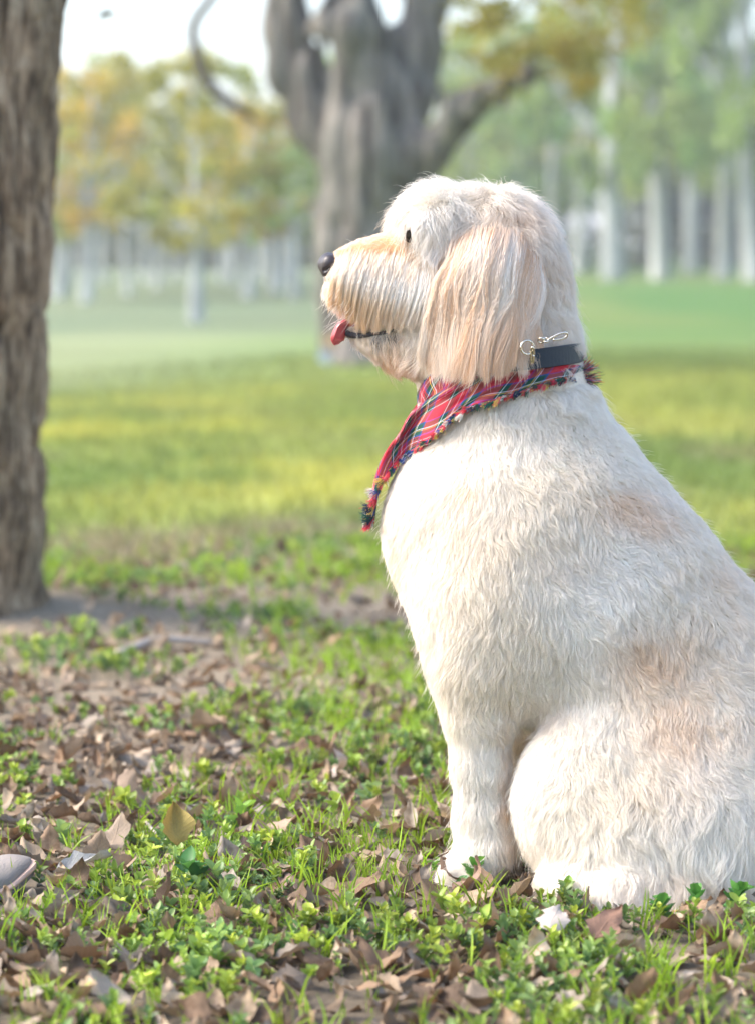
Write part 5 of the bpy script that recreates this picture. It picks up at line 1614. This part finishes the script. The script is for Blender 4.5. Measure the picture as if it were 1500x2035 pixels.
bandana()

# ------------------------------------------------------------------ shoe at the left edge
def shoe():
    # toe towards +x; local metres
    nu, nv = 60, 40
    root = empty('shoe', (0, 0, 0))
    tag(root, 'grey shoe with a tan edged sole poking in at the left edge of the photo', 'shoe')
    L = 0.285
    def half(s):   # half width along the length, s 0 heel .. 1 toe
        return np.interp(s, [0, .04, .12, .3, .5, .7, .85, .94, .98, 1.0], [0.004, .022, .031, .033, .033, .041, .038, .025, .014, .003])
    def sheet(z0, z1, grow, name, mat, bev=0.003):
        s = np.linspace(0, 1, nu)
        w = half(s) + grow; x = (s - 1) * L + np.where(s > .5, grow, -grow)
        rings = []
        prof = [(1 - 0.06, z0), (1, z0 + bev), (1, z1 - bev), (1 - 0.04, z1)]
        V = []; 
        for (k, z) in prof:
            V.append(np.stack([x, w * k, np.full(nu, z)], -1))
        for (k, z) in prof[::-1]:
            V.append(np.stack([x, -w * k, np.full(nu, z)], -1))
        V = np.stack(V, 1)
        V[..., 2] += 0.022 * smooth(-0.09, 0.0, V[..., 0]) ** 2 
        m = V.shape[1]; V = V.reshape(-1, 3); F = []
        for i in range(nu - 1):
            for k in range(m): F.append([i * m + k, (i + 1) * m + k, (i + 1) * m + (k + 1) % m, i * m + (k + 1) % m][::-1])
        F.append(list(range(m))); F.append([(nu - 1) * m + k for k in range(m)][::-1])
        return link(name, mesh_from(name, V, F, False), mat, root)
    sheet(0.0, 0.010, 0.0015, 'outsole', simple('rubber_dark', (0.16, 0.15, 0.15), 0.8, bump=(200, .3)))
    sheet(0.0098, 0.0185, 0.004, 'midsole', simple('sole_tan', (0.52, 0.36, 0.28), 0.7, bump=(80, .2)))
    s = np.linspace(0, 1, nu); th = np.linspace(0, pi, nv)
    Hh = np.interp(s, [0, .05, .2, .35, .5, .65, .8, .92, 1], [0.055, .075, .088, .085, .062, .042, .031, .020, .005])
    S_, T = np.meshgrid(s, th, indexing='ij')
    w = half(S_) * 1.0
    x = (S_ - 1) * L; y = np.cos(T) * w * (1 - 0.25 * np.sin(T) ** 2 * (S_ < .5)); z = 0.018 + np.sin(T) ** 0.75 * Hh[:, None]
    z = z + 0.022 * smooth(-0.09, 0.0, x) ** 2
    me = mesh_from('upper', np.stack([x, y, z], -1).reshape(-1, 3), grid_faces(nu, nv)[:, ::-1])
    link('upper', me, simple('shoe_canvas', (0.20, 0.175, 0.155), 0.9, bump=(500, .4), noise=(25, (0.30, 0.265, 0.24))), root)
    lm = simple('lace', (0.5, 0.49, 0.47), 0.9)
    for k in range(5):
        s0 = 0.44 + 0.07 * k; h0 = 0.018 + np.interp(s0, [0.35, .5, .65, .8], [.085, .062, .044, .034]) + 0.001
        w0 = float(half(s0)) * 0.55
        pts = [((s0 - 1) * L, -w0, h0 - 0.010), ((s0 - 1) * L + .004, -w0 * .5, h0 - 0.001), ((s0 - 1) * L + .006, 0, h0 + .0015), ((s0 - 1) * L + .004, w0 * .5, h0 - 0.001), ((s0 - 1) * L, w0, h0 - 0.010)]
        v, f = tube(interp(np.linspace(0, 1, 14), pts), 0.0022, 6)
        link('lace', mesh_from('lace', v, f), lm, root)
    # ankle opening collar
    a = np.linspace(0, 2 * pi, 30)
    pts = np.stack([-L + 0.062 + 0.045 * np.cos(a), 0.026 * np.sin(a), 0.098 + 0.006 * np.cos(a)], -1)
    v, f = tube(pts, 0.006, 8, False)
    link('ankle_collar', mesh_from('ankle_collar', v, f), simple('padding', (0.2, 0.19, 0.19), 0.95), root)
    root.scale = (1, 1, 0.72)
    toe = P(63, 1752, -0.12)
    root.location = (toe[0], toe[1], float(ground_z(toe[0], toe[1])) + 0.004)
    root.rotation_euler = (0, radians(-3), radians(34))
shoe()

# ------------------------------------------------------------------ single dead leaves, weeds and twigs on the ground
LEAFDATA = []
for k, t in enumerate(LEAFS):
    me = mesh_from('dead_leaf', t[0], t[1]); setuv(me, t[2]); me.materials.append(M_LEAFOBJ); LEAFDATA.append(me)
PLACED = []
def dead_leaf(px_, py_, size, k, colr, yaw, tilt=(0, 0), lift=0.35, label=None, group=None):
    # ground point under the pixel
    d = 3586.0 / (py_ - 534.0)
    y = d - CAM_D; x = (px_ - 750) / FPX * d
    o = link('dead_leaf', LEAFDATA[k % len(LEAFDATA)])
    o.location = (x, y, float(ground_z(x, y)) + size * 0.12 + lift * 0.02)
    o.rotation_euler = (tilt[0], tilt[1], yaw); o.scale = (size, size, size); o.color = (*colr, 1)
    tag(o, label, 'leaf', group)
    PLACED.append((px_, py_))
    return o
SPECIAL = [
    (345, 1755, .050, 1, (0.38, 0.30, 0.10), 1.9, (0.0, -1.25), 1.2, 'olive yellow pointed leaf standing upright among the weeds'),
    (95, 1800, .066, 2, (0.33, 0.34, 0.34), 0.1, (0.25, 0.0), .8, 'large silvery grey leaf arched over the weeds near the shoe'),
    (930, 1788, .044, 4, (0.17, 0.115, 0.08), 2.5, (0.2, 0.0), .3, 'dark brown leaf resting against the front paw'),
    (1040, 1778, .036, 3, (0.21, 0.15, 0.13), 0.2, (0.3, 0.1), .4, 'dark purplish brown lobed leaf between the front and back paws'),
    (985, 1845, .058, 12, (0.27, 0.20, 0.13), 0.35, (0.2, 0.0), .2, 'long olive brown leaf lying in front of the paws'),
    (900, 1815, .052, 5, (0.30, 0.20, 0.15), 0.0, (0.3, 0.0), .6, 'flat tan leaf just left of the long olive brown leaf'),
    (1095, 1925, .050, 6, (0.50, 0.45, 0.41), 1.2, (0.1, -0.8), 1.0, 'pale whitish leaf tilted up in the blurred foreground'),
    (560, 1800, .060, 3, (0.30, 0.21, 0.17), -1.2, (0.2, 0.1), .7, 'large crumpled brown lobed leaf lower middle'),
    (240, 1635, .040, 8, (0.44, 0.33, 0.25), 1.3, (0.3, -0.8), 1.0, 'pale tan curled leaf standing at the left end of a fallen leaf pair'),
    (290, 1640, .046, 12, (0.42, 0.31, 0.23), 0.1, (0.3, 0.0), .6, 'pale tan arched leaf at the right end of a fallen leaf pair'),
    (655, 1575, .050, 5, (0.46, 0.40, 0.36), -0.6, (0.5, -0.2), 1.0, 'long pale grey brown leaf sloping down left of the front leg'),
    (515, 1705, .046, 8, (0.40, 0.30, 0.22), 0.0, (0.4, 0.0), .9, 'light tan arched leaf bridging over the weeds in the middle'),
    (450, 1745, .048, 2, (0.24, 0.17, 0.14), 0.4, (0.3, 0.3), .8, 'rough grey brown leaf right of the upright yellow leaf'),
    (1180, 1945, .055, 7, (0.25, 0.15, 0.11), 0.8, (0.3, -0.4), .9, 'dark chestnut leaf curled in the foreground below the back paw'),
]
for (a, b, s_, k, c, yw, tl, lf, lab) in SPECIAL: dead_leaf(a, b, s_, k, c, yw, tl, lf, lab)
rl_ = np.random.default_rng(88)
cands = []
MARKS = [(30, 1740, 'the grey shoe'), (345, 1755, 'the upright olive yellow leaf'), (95, 1805, 'the big silvery grey leaf'), (900, 1720, 'the front paw'), (1120, 1775, 'the back paw'), (985, 1835, 'the long olive brown leaf'),
         (1095, 1925, 'the pale whitish leaf'), (560, 1800, 'the big crumpled lobed leaf'), (265, 1640, 'the pale tan leaf pair'), (655, 1575, 'the long pale leaf by the front leg'), (1180, 1945, 'the dark chestnut leaf'),
         (20, 2010, 'the bottom left corner'), (1470, 2010, 'the bottom right corner'), (30, 1480, 'the left edge above the shoe'), (320, 1300, 'the dark stick'), (750, 2025, 'the middle of the bottom edge'), (870, 1500, 'the upper front leg'),
         (385, 1808, 'the dark green weed clump'), (1390, 1830, 'the green plant under the haunch'), (460, 1690, 'the tall pale sprig'), (60, 1240, 'the foot of the furrowed trunk'), (620, 1430, 'the grass patch left of the front leg'), (330, 1990, 'the lower left grass'), (1330, 1960, 'the blurred green at lower right')]
def where(px_, py_):
    best = sorted(MARKS, key=lambda m_: (m_[0] - px_) ** 2 + ((m_[1] - py_) * 1.5) ** 2)[0]
    dx, dy = px_ - best[0], (py_ - best[1]) * 1.5
    if abs(dx) > abs(dy): s_ = 'left of' if dx < 0 else 'right of'
    else: s_ = 'behind' if dy < 0 else 'in front of'
    return s_ + ' ' + best[2]
SHAPES = ['plain edged', 'wavy', 'toothed', 'lobed']
COLN = {0: 'fawn brown', 1: 'dark brown', 2: 'pale tan'}
USED = {}
cnt_ = 0
tries = 0
while cnt_ < 270 and tries < 6000:
    tries += 1
    d = rl_.uniform(2.33, 4.4) if rl_.random() < 0.75 else rl_.uniform(2.33, 3.2)
    py_ = 534 + 3586 / d
    px_ = rl_.uniform(-60, 1560)
    x = (px_ - 750) / FPX * d; y = d - CAM_D
    if not clear_of_dog(np.array([x]), np.array([y]), 0.02)[0]: continue
    if px_ < 70 and 1690 < py_ < 1800: continue
    mind = 30 * 2.9 / d
    if any((px_ - a) ** 2 + ((py_ - b) * 1.9) ** 2 < mind ** 2 for a, b in PLACED): continue
    s_ = rl_.uniform(0.030, 0.058)
    bi = rl_.integers(0, len(BROWNS)); c = BROWNS[bi] * rl_.uniform(0.85, 1.2)
    lum = c.mean(); key = 1 if lum < 0.15 else (2 if lum > 0.26 else 0)
    kk_ = int(rl_.integers(0, len(LEAFS)))
    sz_ = 'small' if s_ < 0.038 else 'mid-sized' if s_ < 0.049 else 'big'
    lab = '%s %s %s dry leaf %s' % (sz_, COLN[key], SHAPES[kk_ % 4], where(px_, py_)); grp = 'dead leaves on the ground'
    if len(lab.replace('-', ' ').split()) > 16: lab = lab.split(' ', 1)[1]
    if len(lab.replace('-', ' ').split()) > 16: lab = lab.replace(' dry', '')
    if lab in USED: continue
    USED[lab] = 1
    dead_leaf(px_, py_, s_, kk_, tuple(np.clip(c, 0, .6)), rl_.uniform(0, 6.28), (rl_.normal(0, .28), rl_.normal(0, .26)), rl_.uniform(.1, .6), lab, grp)
    cnt_ += 1

# bigger broad-leaved weeds, each its own plant
WEEDD = []
for k in range(5):
    t = sprig_template(900 + k, 4 + k % 2, 0.034 + 0.006 * (k % 3), 0.019 + 0.003 * (k % 2), 0.7)
    me = mesh_from('weed_plant', t[0], t[1]); vcol(me, 'col', t[3]); setuv(me, t[2]); me.materials.append(M_WEEDOBJ); WEEDD.append(me)
def weed(px_, py_, s_, k, c, lab, grp=None):
    d = 3586.0 / (py_ - 534.0); y = d - CAM_D; x = (px_ - 750) / FPX * d
    o = link('weed_plant', WEEDD[k % 5]); o.location = (x, y, float(ground_z(x, y)) - 0.002); o.scale = (s_,) * 3
    o.rotation_euler = (rl_.normal(0, .15), rl_.normal(0, .15), rl_.uniform(0, 6.28)); o.color = (*c, 1)
    tag(o, lab, 'plant', grp)
weed(852, 1762, .5, 0, (0.14, 0.32, 0.06), 'tiny bright sprig standing in front of the toes of the front paw')
weed(935, 1792, .7, 1, (0.10, 0.28, 0.06), 'leafy green weed in front of the front paw')
weed(1122, 1822, .6, 2, (0.16, 0.34, 0.06), 'light green sprig growing before the back paw')
weed(385, 1808, 1.05, 3, (0.06, 0.20, 0.07), 'dark green oval leaved weed clump at the lower middle left')
weed(1390, 1858, .72, 4, (0.07, 0.24, 0.06), 'broad leaved green plant under the haunch of the dog')
weed(1335, 1868, .7, 3, (0.07, 0.23, 0.06), 'broad leaved green plant left of the one under the haunch')
weed(1462, 1852, .75, 1, (0.08, 0.25, 0.06), 'broad leaved green plant nearest the right edge below the dog')
weed(460, 1690, .9, 4, (0.17, 0.36, 0.08), 'tall pale sprig rising in the middle of the weeds')
for k in range(70):
    d = rl_.uniform(2.36, 3.7); py_ = 534 + 3586 / d; px_ = rl_.uniform(0, 1500)
    x = (px_ - 750) / FPX * d
    if not clear_of_dog(np.array([x]), np.array([d - CAM_D]), 0.025)[0]: continue
    gi = int(rl_.integers(0, 5)); sw_ = rl_.uniform(.45, .85)
    lab = ('low ' if sw_ < .65 else 'lush ') + ['mid green', 'bright green', 'dark green', 'yellow green', 'blue green'][gi] + ' weed ' + where(px_, py_)
    if lab in USED: continue
    USED[lab] = 1
    weed(px_, py_, sw_, k, tuple(GREENS[gi] * rl_.uniform(.9, 1.2)), lab, 'broad leaved weeds')

def twig(name, pts_px, r0, lab, col=None, h=0.012):
    pts = []
    for (a, b_, z) in pts_px:
        d = 3586.0 / (b_ - 534.0); y = d - CAM_D; x = (a - 750) / FPX * d
        pts.append((x, y, float(ground_z(x, y)) + h + z))
    path = interp(np.linspace(0, 1, 16), pts)
    path = path + 0.0015 * np.stack([vnoise(path * 60, 1), vnoise(path * 60, 2), vnoise(path * 60, 3)], -1)
    v, f = tube(path, np.linspace(r0, r0 * .6, 16), 8)
    o = link(name, mesh_from(name, v, f), M_TWIG)
    tag(o, lab, 'twig')
twig('twig', [(283, 1690, .01), (310, 1712, .006), (340, 1728, .0)], .0024, 'short pale grey twig left of the upright yellow leaf')
twig('twig', [(230, 1312, 0), (290, 1300, .01), (350, 1292, .008), (420, 1290, 0)], .009, 'dark curved stick lying on the bare soil near the furrowed trunk', h=0.01)
twig('twig', [(500, 1640, .0), (570, 1600, .01), (620, 1582, .004)], .0016, 'thin brown twig slanting over the litter in the middle')
twig('twig', [(560, 1775, .0), (590, 1750, .012), (640, 1742, .004)], .002, 'brown stalk lying across leaves at the lower middle')

# one leaf falling through the air in front of the white sky
mid = link('dead_leaf', LEAFDATA[1]); mid.location = P(196, 42, 4.6); mid.rotation_euler = (0.45, -0.45, 0.3); mid.scale = (.055, .055, .055); mid.color = (0.13, 0.14, 0.13, 1)
tag(mid, 'small dark leaf in mid air against the white sky at the upper left', 'leaf')
